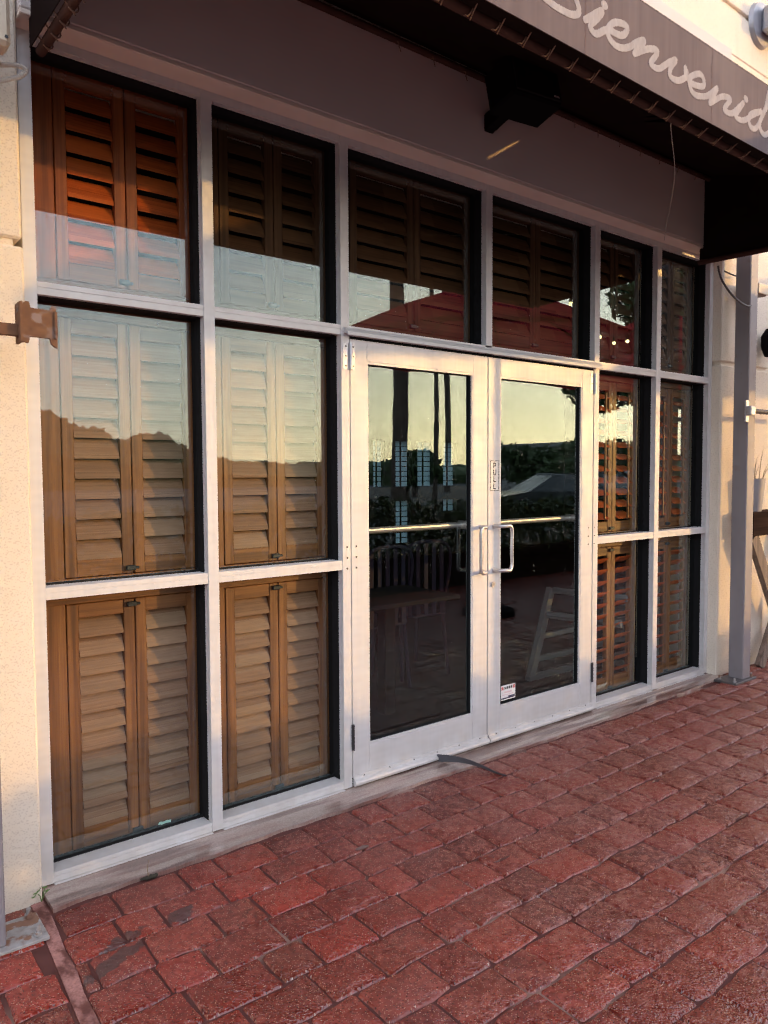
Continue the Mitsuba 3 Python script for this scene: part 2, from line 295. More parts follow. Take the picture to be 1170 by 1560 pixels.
# ------------------------------------------------------------------ ground and paving
struct('parking_lot', quad((-400, -900, -.06), (500, -900, -.06), (500, 60, -.06), (-400, 60, -.06)), ASPHALT)
pav = struct('paving', cbox(-6, 24, -4.7, .0, -.055, -.0180, 0), MORTAR)
P4, P1, Y0 = .795, .159, -.178
PAT = [[.14, .385, .53, .743], [.237, .458, .645, .893], [.135, .36, .522, .76], [.26, .50, .675, .91]]
band_r = lambda y: -.047 + .055*y            # right edge of the joint band at y (< 0)
def brick_mesh(x0, x1, y0, y1, seed):
    r = np.random.default_rng(seed)
    g = .0027
    x0, x1, y0, y1 = x0+g, x1-g, y0+g, y1-g
    nx = 3 if x1-x0 > .17 else 2
    pts = [(x0+(x1-x0)*i/nx, y0) for i in range(nx)] + [(x1, y0+(y1-y0)*i/2) for i in range(2)] + [(x1-(x1-x0)*i/nx, y1) for i in range(nx)] + [(x0, y1-(y1-y0)*i/2) for i in range(2)]
    # rounded corners: each corner becomes two points
    q = np.array(pts); n0 = len(q); corner = [i for i in range(n0) if (abs(q[i]-[x0, x1][int(q[i][0] > (x0+x1)/2)])[0] < 1e-6 and min(abs(q[i][1]-y0), abs(q[i][1]-y1)) < 1e-6)]
    pts = []
    for i in range(n0):
        if i in corner:
            for j in (i-1, (i+1) % n0):
                d = q[j]-q[i]; pts.append(q[i] + d/np.linalg.norm(d)*r.uniform(.004, .011))
        else: pts.append(q[i])
    pts = np.array(pts) + r.uniform(-.0030, .0030, (len(pts), 2))
    pts[:, 1] += .0035*np.sin(pts[:, 0]*19 + y0*40) + .0025*np.sin(pts[:, 0]*47 + y0*90)
    c = pts.mean(0); n = len(pts); top = -.0095 + r.uniform(-.0018, .0018); tilt = r.uniform(-.016, .016, 2)
    ring = []
    for inset, z in ((0, -.0225), (.0068, top)):
        d = c - pts; L = np.linalg.norm(d, axis=1, keepdims=True)
        k = pts + d/L*inset*(1 if z < -.02 else r.uniform(.8, 1.35, (n, 1)))
        zz = z + ((k-c) @ tilt if z > -.02 else 0) + (r.uniform(-.0010, .0010, n) if z > -.02 else 0)
        ring.append(np.c_[k, np.broadcast_to(zz, (n,))])
    v = np.vstack(ring + [np.r_[c, top + r.uniform(-.0006, .0016)][None]])
    f = []
    for j in range(n):
        i0, i1 = j, (j+1) % n
        f += [[i0, i1, i1+n], [i0, i1+n, i0+n]]
    for j in range(n): f.append([n+j, n+(j+1) % n, 2*n])
    return trimesh.Trimesh(v, f, process=False)
bricks = []
for k in range(-1, 29):
    ya, yb = Y0 - P1*(k+1), Y0 - P1*k
    J = sorted(j + P4*m for j in PAT[k % 4] for m in range(-6, 30))
    yb_ = min(yb, -.078)
    for a, b in zip(J[:-1], J[1:]):
        ym = (ya+yb)/2
        br, bl = band_r(ym), band_r(ym) - .047
        for (lo, hi) in ((max(a, br), b), (a, min(b, bl))):
            if hi-lo < .035: continue
            if lo < br and hi > bl: continue
            if k == -1 and lo > band_r(-.1)-.01 and hi < 4.56+.1: continue      # the concrete strip lies here
            if lo > 22 or hi < -5.5: continue
            bricks.append((lo, hi, ya, yb_))
vis, rest = [], []
for i, (a, b, c, d) in enumerate(bricks):
    u, v, w = project(np.array([[a, c, -.01], [b, c, -.01], [b, d, -.01], [a, d, -.01]]))
    m = (w > .1).all() and u.max() > 0 and u.min() < 1170 and v.max() > 0 and v.min() < 1560
    area = 0 if not m else Polygon(np.c_[u, v]).intersection(sbox(0, 0, 1170, 1560)).area
    (vis if area > 0 else rest).append((area, i))
vis.sort(reverse=True)
def tone(m, i):
    r = np.random.default_rng(9000 + i); return np.array(m.vertices)[:, :2]*.5 + 100*r.integers(0, 10, 2)[None]
for area, i in vis[:300]:
    m = brick_mesh(*bricks[i], i); k = sub(pav, 'brick'); scene[k] = mikit.ply(m, BRICK, smooth=True, uv=tone(m, i))
far = [(brick_mesh(*bricks[i], i), i) for _, i in vis[300:] + rest if bricks[i][3] > -4.6]
k = sub(pav, 'brick_field'); scene[k] = mikit.ply(cat([m for m, _ in far]), BRICK, smooth=True, uv=np.vstack([tone(m, i) for m, i in far])); labels[k] = {'label': 'red paving bricks further away', 'kind': 'stuff'}
bp = [(band_r(y)+.004*math.sin(y*21), y) for y in np.linspace(-.06, -4.6, 40)]
part(pav, 'joint_band', prism(Polygon(bp + [(x-.043-.004*math.sin(y*33), y) for x, y in bp[::-1]]), -.03, -.0135, 'xy'), BAND, 30, 'smooth pinkish mortar band between the paving fields')
ed = [(x, -.158 + .006*math.sin(x*9) + .004*math.sin(x*31) + .03*smooth_) for x in np.linspace(-.045, 4.56, 120) for smooth_ in [max(0, (x-3.2)/1.4)]]
thr = struct('threshold', prism(Polygon(ed + [(4.56, .02), (-.045, .02)]), -.05, -.004, 'xy'), THRESH)
# a few thin puddles left in the joints
def puddle(cx, cy, rx, ry, seed):
    r = np.random.default_rng(seed); a = np.linspace(0, 2*np.pi, 15)[:-1]
    return Polygon(np.c_[cx + rx*np.cos(a)*r.uniform(.55, 1.1, 14), cy + ry*np.sin(a)*r.uniform(.55, 1.1, 14)]).buffer(.004).buffer(-.003)
WATER = mat('shallow_water', (0.10, 0.045, 0.04), 0.03, specular=0.55)
for i, (u, v, rx, ry) in enumerate([(552, 1292, .035, .013), (765, 1310, .045, .006), (1060, 1238, .05, .006), (1000, 1190, .04, .007), (1130, 1245, .05, .006)]):
    d = rt*(u-585)/FOC + dn*(v-780)/FOC + fw; q = CAM + d*((-.011-CAM[2])/d[2])
    part(pav, 'puddle', prism(puddle(q[0], q[1], rx, ry, i), -.0125, -.0078, 'xy'), WATER, 20)

# ------------------------------------------------------------------ the building
bd = thing('restaurant_building', 'cream stucco restaurant building around the glass entrance', 'building')
def wallpiece(name, m, mm=STUCCO, label=None): return part(bd, name, m, mm, 20, label)
wallpiece('left_pier', cat(cbox(-8, -.056, -.07, .6, -.05, 2.238, .008), cbox(-8, -.06, -.07, .6, 2.262, 3.2, .008), cbox(-8, -.085, -.055, .6, 2.23, 2.27, 0)), label='speckled cream stucco pier left of the windows')
wallpiece('right_pier', cat(cbox(4.541, 5.25, -.07, .6, -.05, 2.238, .008), cbox(4.541, 5.25, -.07, .6, 2.262, 3.2, .008), cbox(4.56, 5.24, -.055, .6, 2.23, 2.27, 0)), label='stucco pier behind the steel post')
wallpiece('side_wall', cbox(5.25, 12, .01, .6, -.05, 3.2, .006))
wallpiece('bulkhead', cbox(-.054, 4.54, -.105, .5, 3.003, 4.4, .004), BULK, 'taupe plaster band over the windows under the awning')
wallpiece('soffit', cbox(-.054, 4.54, -.102, .0, 2.985, 3.0025, .003), SOFFIT, 'pinkish plaster edge above the window heads')
wallpiece('upper_wall', cat(cbox(-8, 12, -.075, .6, 4.4005, 4.705, .006), cbox(-8, 12, -.075, .6, 4.735, 8.5, .006), cbox(-8, 12, -.055, .6, 4.69, 4.75, 0),
          cbox(-8, -.0545, -.072, .6, 3.2005, 4.4, .004), cbox(4.5405, 12, -.072, .6, 3.2005, 4.4, .004)), label='cream stucco wall above the awning')
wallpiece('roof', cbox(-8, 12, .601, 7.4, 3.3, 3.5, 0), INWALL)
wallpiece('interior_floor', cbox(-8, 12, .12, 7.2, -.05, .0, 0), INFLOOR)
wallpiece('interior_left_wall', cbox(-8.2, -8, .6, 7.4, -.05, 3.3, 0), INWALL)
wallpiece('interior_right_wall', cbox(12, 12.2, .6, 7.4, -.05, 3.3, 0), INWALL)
wins = [(6.98, 7.22), (7.46, 7.80), (7.955, 8.335), (8.57, 8.90)]
wp = sbox(-8, -.05, 12, 3.3)
for a, b in wins:
    wp = wp.difference(sbox(a, 1.24, b, 2.02))
    if a in (7.46, 8.57): wp = wp.difference(sbox(a, .25 if a < 8 else .78, b, .99))
wallpiece('interior_back_wall', prism(wp, 7.2, 7.4), INWALL)
for a, b in wins:
    for z0, z1 in ((.25, .99), (1.24, 2.02)):
        if (z0 < 1 and a not in (7.46, 8.57)): continue
        if z0 < 1 and a > 8: z0 = .78
        w = sub(bd, 'back_window')
        n = int(round((z1-z0)/.088))
        put(w + '__shade', quad((a, 7.30, z0), (b, 7.30, z0), (b, 7.30, z1), (a, 7.30, z1)), 'mat_shade', False)
        put(w + '__muntin', cat([cbox(a, b, 7.27, 7.285, z0+(z1-z0)*i/n-.007, z0+(z1-z0)*i/n+.007, 0) for i in range(1, n)], cbox((a+b)/2-.010, (a+b)/2+.010, 7.265, 7.29, z0, z1, 0)), PLASTIC_BLACK, False)

# ------------------------------------------------------------------ storefront frame
XL, XR = [0.0, .667, 1.331, 2.269, 3.210, 3.879], [.620, 1.285, 2.222, 3.161, 3.827, 4.495]
SB, ST, MB, MT, TB, TT, HB, HL = 0.0, .038, 1.031, 1.075, 2.104, 2.149, 2.955, 3.0
FD, GY = .115, .085
sf = thing('storefront', 'satin aluminium storefront frame with tall panes across the facade', 'storefront')
mull = [(-.044, 0.0), (.620, .667), (1.285, 1.331), (2.222, 2.269), (3.161, 3.210), (3.827, 3.879), (4.495, 4.5395)]
for i, (a, b) in enumerate(mull):
    z0 = ST*0 + .0 if i != 3 else TT
    part(sf, 'mullion', cbox(a, b, -.0008, FD, z0, HL-.001, .0012), ALUM)
def rail(x0, x1, z0, z1, name='rail'):
    zm = (z0+z1)/2 + .003
    m = cat(cbox(x0, x1, .0015, .012, zm+.0007, z1, .0008), cbox(x0, x1, .0015, .012, z0, zm-.0007, .0008), cbox(x0, x1, .004, FD, z0+.0008, z1-.0008, 0))
    part(sf, name, m, ALUM)
for b in range(6):
    x0, x1 = XL[b]+.0005, XR[b]-.0005
    part(sf, 'head', cbox(x0, x1, .001, FD, HB, HL-.001, .001), ALUM)
    if b in (0, 1, 4, 5):
        rail(x0, x1, SB+.001, ST, 'sill')
        part(sf, 'sill_flange', cbox(x0, x1, -.010, .02, -.004, .0, .001), ALUM)
        rail(x0, x1, MB, MT)
    rail(x0, x1, TB, TT)
hood = Polygon([(0.0015, 2.140), (-.010, 2.138), (-.034, 2.116), (-.036, 2.101), (-.030, 2.101), (-.028, 2.110), (0.0015, 2.113)])
part(sf, 'drip_hood', prism(hood, 1.300, 3.205, 'yz'), ALUM, 20, 'projecting drip hood over both doors')
part(sf, 'door_stop', cat(cbox(1.332, 3.160, .01, .06, 2.092, 2.104, 0), cbox(1.3315, 1.3345, .012, .06, 0, 2.1, 0), cbox(3.1555, 3.1605, .012, .06, 0, 2.1, 0), cbox(2.2362, 2.2408, .02, .04, .04, 2.09, 0)), BLACK)
openings = []
for b in range(6):
    for t, (z0, z1) in enumerate(((TT, HB), (MT, TB), (ST, MB))):
        if b in (2, 3) and t > 0: continue
        openings.append((b, t, XL[b], XR[b], z0, z1))
for b, t, x0, x1, z0, z1 in openings:
    part(sf, 'pane', quad((x0-.004, GY, z0-.004), (x1+.004, GY, z0-.004), (x1+.004, GY, z1+.004), (x0-.004, GY, z1+.004)), 'mat_glass', False)
    o, i_ = sbox(x0-.001, z0-.001, x1+.001, z1+.001), sbox(x0+.005, z0+.005, x1-.005, z1-.005).buffer(-.02).buffer(.02, quad_segs=4)
    part(sf, 'gasket', prism(o.difference(i_), GY-.007, GY-.001), BLACK, 20)
    part(sf, 'rubber_lining', cat(cbox(x0, x0+.004, .036, GY-.001, z0, z1, 0), cbox(x1-.004, x1, .036, GY-.001, z0, z1, 0), cbox(x0+.004, x1-.004, .030, GY-.001, z1-.004, z1, 0)), BLACK, False)
    part(sf, 'inner_frame', prism(sbox(x0, z0, x1, z1).difference(sbox(x0+.003, z0+.003, x1-.003, z1-.003)), GY+.002, FD+.004), BLACK, 20)

# dew on the panes: small beads of water in patches
def dew(x0, x1, z0, z1, y, n, seed, fn):
    r = np.random.default_rng(seed); base = trimesh.creation.icosphere(subdivisions=1); V, F = np.array(base.vertices), np.array(base.faces)
    p = np.c_[r.uniform(x0, x1, n*3), r.uniform(z0, z1, n*3)]
    keep = meshkit.fbm(np.c_[p*9, np.full(len(p), seed)], 3) + fn((p[:, 0]-x0)/(x1-x0), (p[:, 1]-z0)/(z1-z0)) > .95
    p = p[keep][:n]
    if not len(p): return None
    s = .0009 + .0016*r.random(len(p))**3
    v = (V[None]*np.stack([s, s*.5, s*1.15], -1)[:, None] + np.stack([p[:, 0], np.full(len(p), y), p[:, 1]], -1)[:, None]).reshape(-1, 3)
    f = (F[None] + (np.arange(len(p))*len(V))[:, None, None]).reshape(-1, 3)
    return trimesh.Trimesh(v, f, process=False)
dews = []
for (b, t, x0, x1, z0, z1) in openings:
    fn = {0: lambda a, c: .55 - 1.1*c, 1: lambda a, c: .15 + .5*c, 2: lambda a, c: .1 - .3*c}[t]
    if b == 0 and t == 0: fn = lambda a, c: -.1 + .45*a - .5*c
    m = dew(x0+.03, x1-.03, z0+.03, z1-.03, GY-.0012, 420, b*5+t, fn)
    if m is not None: dews.append(m)
part(sf, 'dew', cat(dews), 'mat_water', True, 'beads of dew on the window panes', 'stuff')

# ------------------------------------------------------------------ the two doors
def door(x0, x1, gx0, gx1, side):
    dk = sub(sf, 'door'); labels[dk] = {'label': 'left glass door leaf with push bar behind it' if side < 0 else 'right glass door leaf with PULL sign and sticker'}
    P = lambda name, m, mm, smooth=30, label=None: part(dk, name, m, mm, smooth, label)
    z0, z1, gz0, gz1 = .040, 2.090, .190, 1.984
    P('stile', cbox(x0, gx0-.008, .0, .045, z0, z1, .0015), ALUM); P('stile', cbox(gx1+.008, x1, .0, .045, z0, z1, .0015), ALUM)
    P('rail', cbox(gx0-.0074, gx1+.0074, .0006, .045, gz1+.012, z1, .001), ALUM); P('rail', cbox(gx0-.0074, gx1+.0074, .0006, .045, z0, gz0-.012, .001), ALUM)
    o = sbox(gx0-.0078, gz0-.0118, gx1+.0078, gz1+.0118).difference(sbox(gx0, gz0, gx1, gz1))
    P('glazing_bead', prism(o, .003, .040), ALUM, 20)
    g = sbox(gx0-.0005, gz0-.0005, gx1+.0005, gz1+.0005).difference(sbox(gx0+.004, gz0+.004, gx1-.004, gz1-.004))
    P('gasket', prism(g, .012, .036), BLACK, 20)
    P('pane', quad((gx0, .024, gz0), (gx1, .024, gz0), (gx1, .024, gz1), (gx0, .024, gz1)), 'mat_glass', False)
    # sweep at the foot
    sw = Polygon([(0, .050), (-.006, .050), (-.008, .036), (-.022, .028), (-.026, .018), (-.020, .006), (-.004, .002), (0, .004)])
    P('sweep', prism(sw, x0+.001, x1-.001, 'yz'), ALUM, 25, 'aluminium sweep along the foot of the door')
    n = 6
    P('sweep_screws', cat([cbox(x0+.06+(x1-x0-.12)*i/(n-1)-.003, x0+.06+(x1-x0-.12)*i/(n-1)+.003, -.0085, -.004, .040, .046, .001) for i in range(n)]), SCREW)
    # push bar inside
    zb = 1.195
    P('push_bar', cat(tube([(gx0-.03, .10, zb), (gx1+.03, .10, zb)], .0165, 12), cbox(gx0-.05, gx0-.012, .046, .125, zb-.022, zb+.022, .003), cbox(gx1+.012, gx1+.05, .046, .125, zb-.022, zb+.022, .003)), STEEL)
    # offset pull outside
    mx, gx = (2.186, 2.126) if side < 0 else (2.286, 2.362)
    za, zc = .948, 1.188; dx = gx-mx
    path = [(mx, .0, za), (mx, -.022, za), (mx+dx*.12, -.045, za), (mx+dx*.5, -.060, za), (mx+dx*.8, -.062, za), (gx, -.062, za+.03), (gx, -.062, za+.06)]
    path += [(gx, -.062, zc-.06), (gx, -.062, zc-.03), (mx+dx*.8, -.062, zc), (mx+dx*.5, -.060, zc), (mx+dx*.12, -.045, zc), (mx, -.022, zc), (mx, 0, zc)]
    P('handle', cat(tube(spline(path, 60), .0105, 12), *[xf(trimesh.creation.cylinder(.015, .004, sections=16), rot((1, 0, 0), 90), (mx, -.001, z)) for z in (za, zc)]), STEEL, 45)
    # hinges: upper butt hinge, lower hinge
    s = -1 if side < 0 else 1
    hx = 1.333 if side < 0 else 3.158
    up = [cbox(hx-.040, hx-.008, -.0035, -.0006, 1.950, 2.070, .001), cbox(hx+.008, hx+.026, -.0035, -.0006, 1.950, 2.070, .001)]
    up += [tube([(hx, -.009, 1.950), (hx, -.009, 2.009)], .0085, 12), tube([(hx, -.009, 2.011), (hx, -.009, 2.070)], .0085, 12)]
    P('hinge', cat(up), HINGE)
    P('hinge_screws', cat([xf(trimesh.creation.cylinder(.0045, .002, sections=10), rot((1, 0, 0), 90), (hx+dx_, -.0042, z)) for dx_ in (-.024, .017) for z in (1.966, 2.010, 2.054)]), SCREW)
    P('lower_hinge', cat(tube([(hx, -.007, .178), (hx, -.007, .238)], .0075, 10), tube([(hx, -.007, .240), (hx, -.007, .298)], .0075, 10)), SCREW)
    xs = (1.3105, 1.3625) if side < 0 else (3.116, 3.173)
    for x in xs:
        for z in (1.036, 1.086, 1.136): P('screw', xf(trimesh.creation.cylinder(.0045, .003, sections=10), rot((1, 0, 0), 90), (x, -.0012, z)), SCREW)
    if side > 0:
        cyl = [xf(trimesh.creation.cylinder(.0155, .010, sections=18), rot((1, 0, 0), 90), (2.276, -.005, .871))]
        P('lock', cat(cyl), STEEL); P('keyhole', cbox(2.2745, 2.2775, -.0115, -.0095, .864, .878, 0), SCREW)
        sg = P('pull_sign', cbox(2.254, 2.323, -.0016, .0, 1.378, 1.541, 0), SIGNWHITE, label='white PULL sign with black letters set one below another')
        border = sbox(2.2545, 1.3785, 2.3225, 1.5405).difference(sbox(2.2575, 1.3815, 2.3195, 1.5375))
        let = [prism(border, -.0026, -.0015)]
        for i, ch in enumerate('PULL'):
            m = meshkit.text_mesh(ch, .0285, .001, bold=True); v = m.vertices; cx = (v[:, 0].min()+v[:, 0].max())/2
            w = np.c_[v[:, 0]-cx+2.2885, -v[:, 2]-.0016, v[:, 1]+1.500-.0375*i]
            let.append(trimesh.Trimesh(w, m.faces, process=False))
        P('pull_sign_print', cat(let), SIGNBLACK, False)
        P('sticker', cbox(2.3665, 2.484, .0195, .0215, .204, .287, 0), WHITE, False, 'small white sticker with red and black print at the foot of the glass')
        P('sticker_print', cat(cbox(2.371, 2.387, .0188, .0194, .262, .280, 0), cbox(2.466, 2.480, .0188, .0194, .262, .281, 0)), STICKRED, False)
        P('sticker_print', cat([cbox(2.396+i*.017, 2.406+i*.017, .0188, .0194, .264, .279, 0) for i in range(4)]), SIGNBLACK, False)
        P('sticker_print', cat(cbox(2.395, 2.455, .0188, .0194, .243, .252, 0), cbox(2.375, 2.47, .0188, .0194, .231, .235, 0)), STICKPINK, False)
        P('sticker_print', cat(cbox(2.369, 2.480, .0188, .0194, .210, .217, 0), cbox(2.425, 2.480, .0188, .0194, .2175, .225, 0)), STICKNAVY, False)
    d = dew(gx0+.02, gx1-.02, .3, gz1-.05, .0228, 700, 40+side, lambda a, c: .05 + .45*c + .25*np.abs(a-.5))
    if d is not None: part(dk, 'dew', d, 'mat_water', True, kind='stuff')
door(1.3355, 2.2352, 1.440, 2.119, -1)
door(2.2418, 3.1545, 2.343, 3.037, 1)

# ------------------------------------------------------------------ louvred shutters behind the panes
BAYS = ['the leftmost window', 'the second window from the left', 'the transom over the left door', 'the transom over the right door', 'the window just right of the doors', 'the rightmost window']
ROWS = ['top', 'middle', 'bottom']
SY = .165
def slat_mesh(x0, x1, z, deg, w=.087, th=.011):
    """deg: how far the slat leans from upright; positive puts the lower edge outwards."""
    a = np.linspace(0, 2*np.pi, 13)[:-1]
    prof = np.c_[np.cos(a)*th/2, np.sin(a)*w/2]
    prof[:, 0] *= (1-.55*(np.abs(np.sin(a)))**4); R = math.radians(deg)
    y = prof[:, 0]*math.cos(R) + prof[:, 1]*math.sin(R); zz = -prof[:, 0]*math.sin(R) + prof[:, 1]*math.cos(R)
    n = len(a); v = np.vstack([np.c_[np.full(n, x), SY+.004+y, z+zz] for x in (x0, x1)]); f = []
    for j in range(n): f += [[j, (j+1) % n+n, j+n], [j, (j+1) % n, (j+1) % n+n]]
    v = np.vstack([v, [[x0, SY+.004, z], [x1, SY+.004, z]]])
    for j in range(n): f += [[2*n, (j+1) % n, j], [2*n+1, j+n, (j+1) % n+n]]
    return trimesh.Trimesh(v, f, process=False)
TIERZ = [(2.203, 2.975), (1.083, 2.064), (.020, .980)]
gapx = [.371, 1.031, 1.852, 2.792, 3.569, 4.245]
for b, t, x0, x1, z0, z1 in openings:
    red = t == 0 and b in (0,)
    sv, sh, sl = (REDV, REDH, SLAT_RED) if t == 0 else (WOODV, WOODH, SLAT_TAN)
    if b in (4, 5): sl = SLAT_RED
    if t == 0 and b > 0: sv, sh, sl = SHADEDV, SHADEDH, SLAT_SHADED  # unlit top bays take the shade-darkened wood
    look = {0: 'red brown', 1: 'tan', 2: 'tan'}[t] if b < 2 and (t or not b) else ('dark' if t == 0 else 'open')
    k = thing('louvered_shutter', f'{look} wooden louvred shutter in the {ROWS[t]} row of {BAYS[b]}' if b not in (2, 3) else f'{look} wooden louvred shutter behind {BAYS[b]}', 'shutter', None)
    za, zb = TIERZ[t]
    xc = gapx[b]; pw = .262 if b not in (2, 3) else .405
    if b in (4, 5): pw = .252
    lo, hi = xc-pw, xc+pw
    cas = []
    left_edge = (x0-.03 if b == 0 else lo-.035)
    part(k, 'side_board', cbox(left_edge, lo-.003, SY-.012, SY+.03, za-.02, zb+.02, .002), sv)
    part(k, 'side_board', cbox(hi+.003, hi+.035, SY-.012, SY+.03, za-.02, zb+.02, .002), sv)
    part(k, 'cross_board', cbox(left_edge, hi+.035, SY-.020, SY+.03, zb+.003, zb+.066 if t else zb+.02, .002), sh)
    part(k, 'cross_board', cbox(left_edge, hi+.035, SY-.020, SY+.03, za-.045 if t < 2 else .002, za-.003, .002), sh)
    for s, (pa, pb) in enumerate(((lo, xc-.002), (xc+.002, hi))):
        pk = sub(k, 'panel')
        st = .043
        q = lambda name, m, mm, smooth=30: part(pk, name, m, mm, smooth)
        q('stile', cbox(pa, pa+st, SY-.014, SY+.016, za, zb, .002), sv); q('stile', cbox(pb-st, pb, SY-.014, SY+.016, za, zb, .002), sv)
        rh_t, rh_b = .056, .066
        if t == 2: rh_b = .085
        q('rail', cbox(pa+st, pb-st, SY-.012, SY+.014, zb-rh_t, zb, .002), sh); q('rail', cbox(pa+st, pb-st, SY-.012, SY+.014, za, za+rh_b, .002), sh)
        l0, l1 = za+rh_b, zb-rh_t
        n = int(round((l1-l0)/.0775))
        for i in range(n):
            z = l0 + (l1-l0)*(i+.5)/n
            deg = {0: 25, 1: 22, 2: 25}[t]
            if b in (4, 5): deg = {0: 22, 1: 60, 2: -55}[t]
            if b == 0 and t == 0 and s == 1: deg = 30
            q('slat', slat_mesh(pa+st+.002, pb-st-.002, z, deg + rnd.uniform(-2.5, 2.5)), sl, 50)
        if b in (4, 5) and t == 1: q('tilt_rod', cbox((pa+pb)/2-.006, (pa+pb)/2+.006, SY-.055, SY-.043, l0+.02, l1-.02, .001), sv)
    zl = za+.012 if t < 2 else zb-.03
    part(k, 'latch', cat(cbox(xc-.034, xc+.004, SY-.030, SY-.0145, zl, zl+.020, .003), cbox(xc-.010, xc+.020, SY-.026, SY-.0145, zl+.004, zl+.015, .003)), SCREW)
    if t == 2: part(k, 'latch', cbox(xc-.030, xc+.012, SY-.028, SY-.0145, za+.006, za+.026, .003), SCREW)

one('paper_scrap', prism(Polygon([(.436, .118), (.452, .112), (.470, .116), (.486, .110), (.492, .122), (.476, .130), (.462, .124), (.446, .131)]), .0405, .046, 'xy'), MINT, 'torn mint green scrap lying inside the bottom left window', 'scrap')
one('inside_sill', cbox(-.03, 4.53, .119, .155, .0, .0395, .001), mat('dusty_sill', (0.10, 0.085, 0.075), 0.6), 'dusty dark ledge running behind the bottom panes', 'ledge') if False else None

# ------------------------------------------------------------------ awning
aw = thing('awning', 'brown canvas box awning with faded script lettering over the entrance', 'awning')
AX0, AX1, AY, AZ, ATZ = -.02, 4.21, -1.240, 2.845, 3.131
# slit added in the canvas to let a sun streak onto the bulkhead
def slope_z(y): return ATZ + (y-AY)/(-.076-AY)*(3.47-ATZ)
front = part(aw, 'valance', cbox(AX0, AX1, AY, AY+.003, AZ, ATZ, 0), CLOTH, False, 'faded brown front panel with pale script lettering')
roof2 = sbox(AX0, AY, AX1, -.076)
s0, s1 = np.array([2.123, 3.057]), np.array([2.347, 3.2])
def up_sun(x, z, y=-.105):
    d = np.array(SUN); o = np.array([x, y, z]); best = None
    ts = np.linspace(0, 2, 4001); pts = o + d*ts[:, None]; i = np.argmax(pts[:, 2] < np.array([slope_z(yy) for yy in pts[:, 1]])) if False else None
    f_ = pts[:, 2] - np.array([slope_z(yy) for yy in pts[:, 1]]); i = np.where(f_ > 0)[0][0]; return pts[i]
a_, b_ = up_sun(*s0), up_sun(*s1)
slit = LineString([a_[:2], b_[:2]]).buffer(.0085)
rp = roof2.difference(slit)
m = trimesh.creation.extrude_polygon(rp, .003, engine='earcut'); v = m.vertices.copy(); v[:, 2] += np.array([slope_z(y) for y in v[:, 1]])
part(aw, 'roof_canvas', trimesh.Trimesh(v, m.faces, process=False), CLOTH_IN, False, 'sloping brown canvas top with a narrow slit added for the sun streak')
sv_ = b_ - a_; dv_ = np.array(SUN); nv_ = np.cross(sv_, dv_); nv_ /= np.linalg.norm(nv_)
baffle = []  # added baffle: keeps the slit hidden and lets only sun rays through
for s_ in (-1, 1):
    o_ = nv_*s_*.0112
    baffle.append(quad(a_-sv_*.08+o_, b_+sv_*.08+o_, b_+sv_*.08+o_-dv_*.16, a_-sv_*.08+o_-dv_*.16))
part(aw, 'added_baffle', cat(baffle), CLOTH_IN, False)
sidep = Polygon([(-.078, 2.89), (AY-.002, AZ), (AY-.002, ATZ+.004), (-.078, 3.475)])
for x in (AX0, AX1): part(aw, 'side_panel', prism(sidep, x-.0015, x+.0015, 'yz'), CLOTH_IN, False)
flap = Polygon([(AY+.0035, AZ-.001), (AY+.052, AZ+.002), (AY+.052, AZ+.005), (AY+.0035, AZ+.002)])
part(aw, 'flap', prism(flap, AX0, AX1, 'yz'), CLOTH_IN, False)
TY, TZ = AY+.078, AZ+.006
part(aw, 'front_tube', tube([(AX0, TY, TZ), (AX1, TY, TZ)], .017, 12), TUBE, 50)
part(aw, 'rear_tube', tube([(AX0, -.135, 3.405), (AX1, -.135, 3.43)], .016, 10), TUBE, 50)
for x in (AX0+.03, AX1-.03): part(aw, 'side_tube', tube([(x, -.09, 2.885), (x, TY, TZ)], .017, 10), TUBE, 50)
def lace(c, axis, sh=.02):
    a = np.linspace(-2.3, 2.0, 9); ax = np.array(axis, float)
    if abs(ax[0]) > .5: P = [(c[0]+sh*(i/8-.5), c[1]+.0205*math.cos(t_)*-1 - .012*(i < 2), c[2]+.0205*math.sin(t_)) for i, t_ in enumerate(a)]
    else: P = [(c[0]+.0205*math.cos(t_), c[1]+sh*(i/8-.5), c[2]+.0205*math.sin(t_)) for i, t_ in enumerate(a)]
    return tube(P, .0026, 5)
x = .35
while x < AX1-.05:
    part(aw, 'lacing', cat(lace((x, TY, TZ), (1, 0, 0), .03), tube([(x-.014, TY-.060, TZ-.001), (x+.012, TY+.004, TZ-.019)], .0025, 5)), CORD, 50); x += .118
for y in (-.16, -.25, -.345, -.44, -.53): part(aw, 'lacing', cat(lace((AX0+.03, y, 2.885-(.09+y)*-.053), (0, 1, 0), .03), tube([(AX0+.002, y-.012, 2.893+.053*(y+.09)), (AX0+.044, y+.012, 2.867+.053*(y+.09))], .0025, 5)), CORD, 50)
x = 1.5
while x < 4.1:
    part(aw, 'lacing', tube([(x, -.15, 3.392+.006*x), (x+.05, -.112, 3.378+.006*x)], .0025, 5), CORD, 50); x += .21
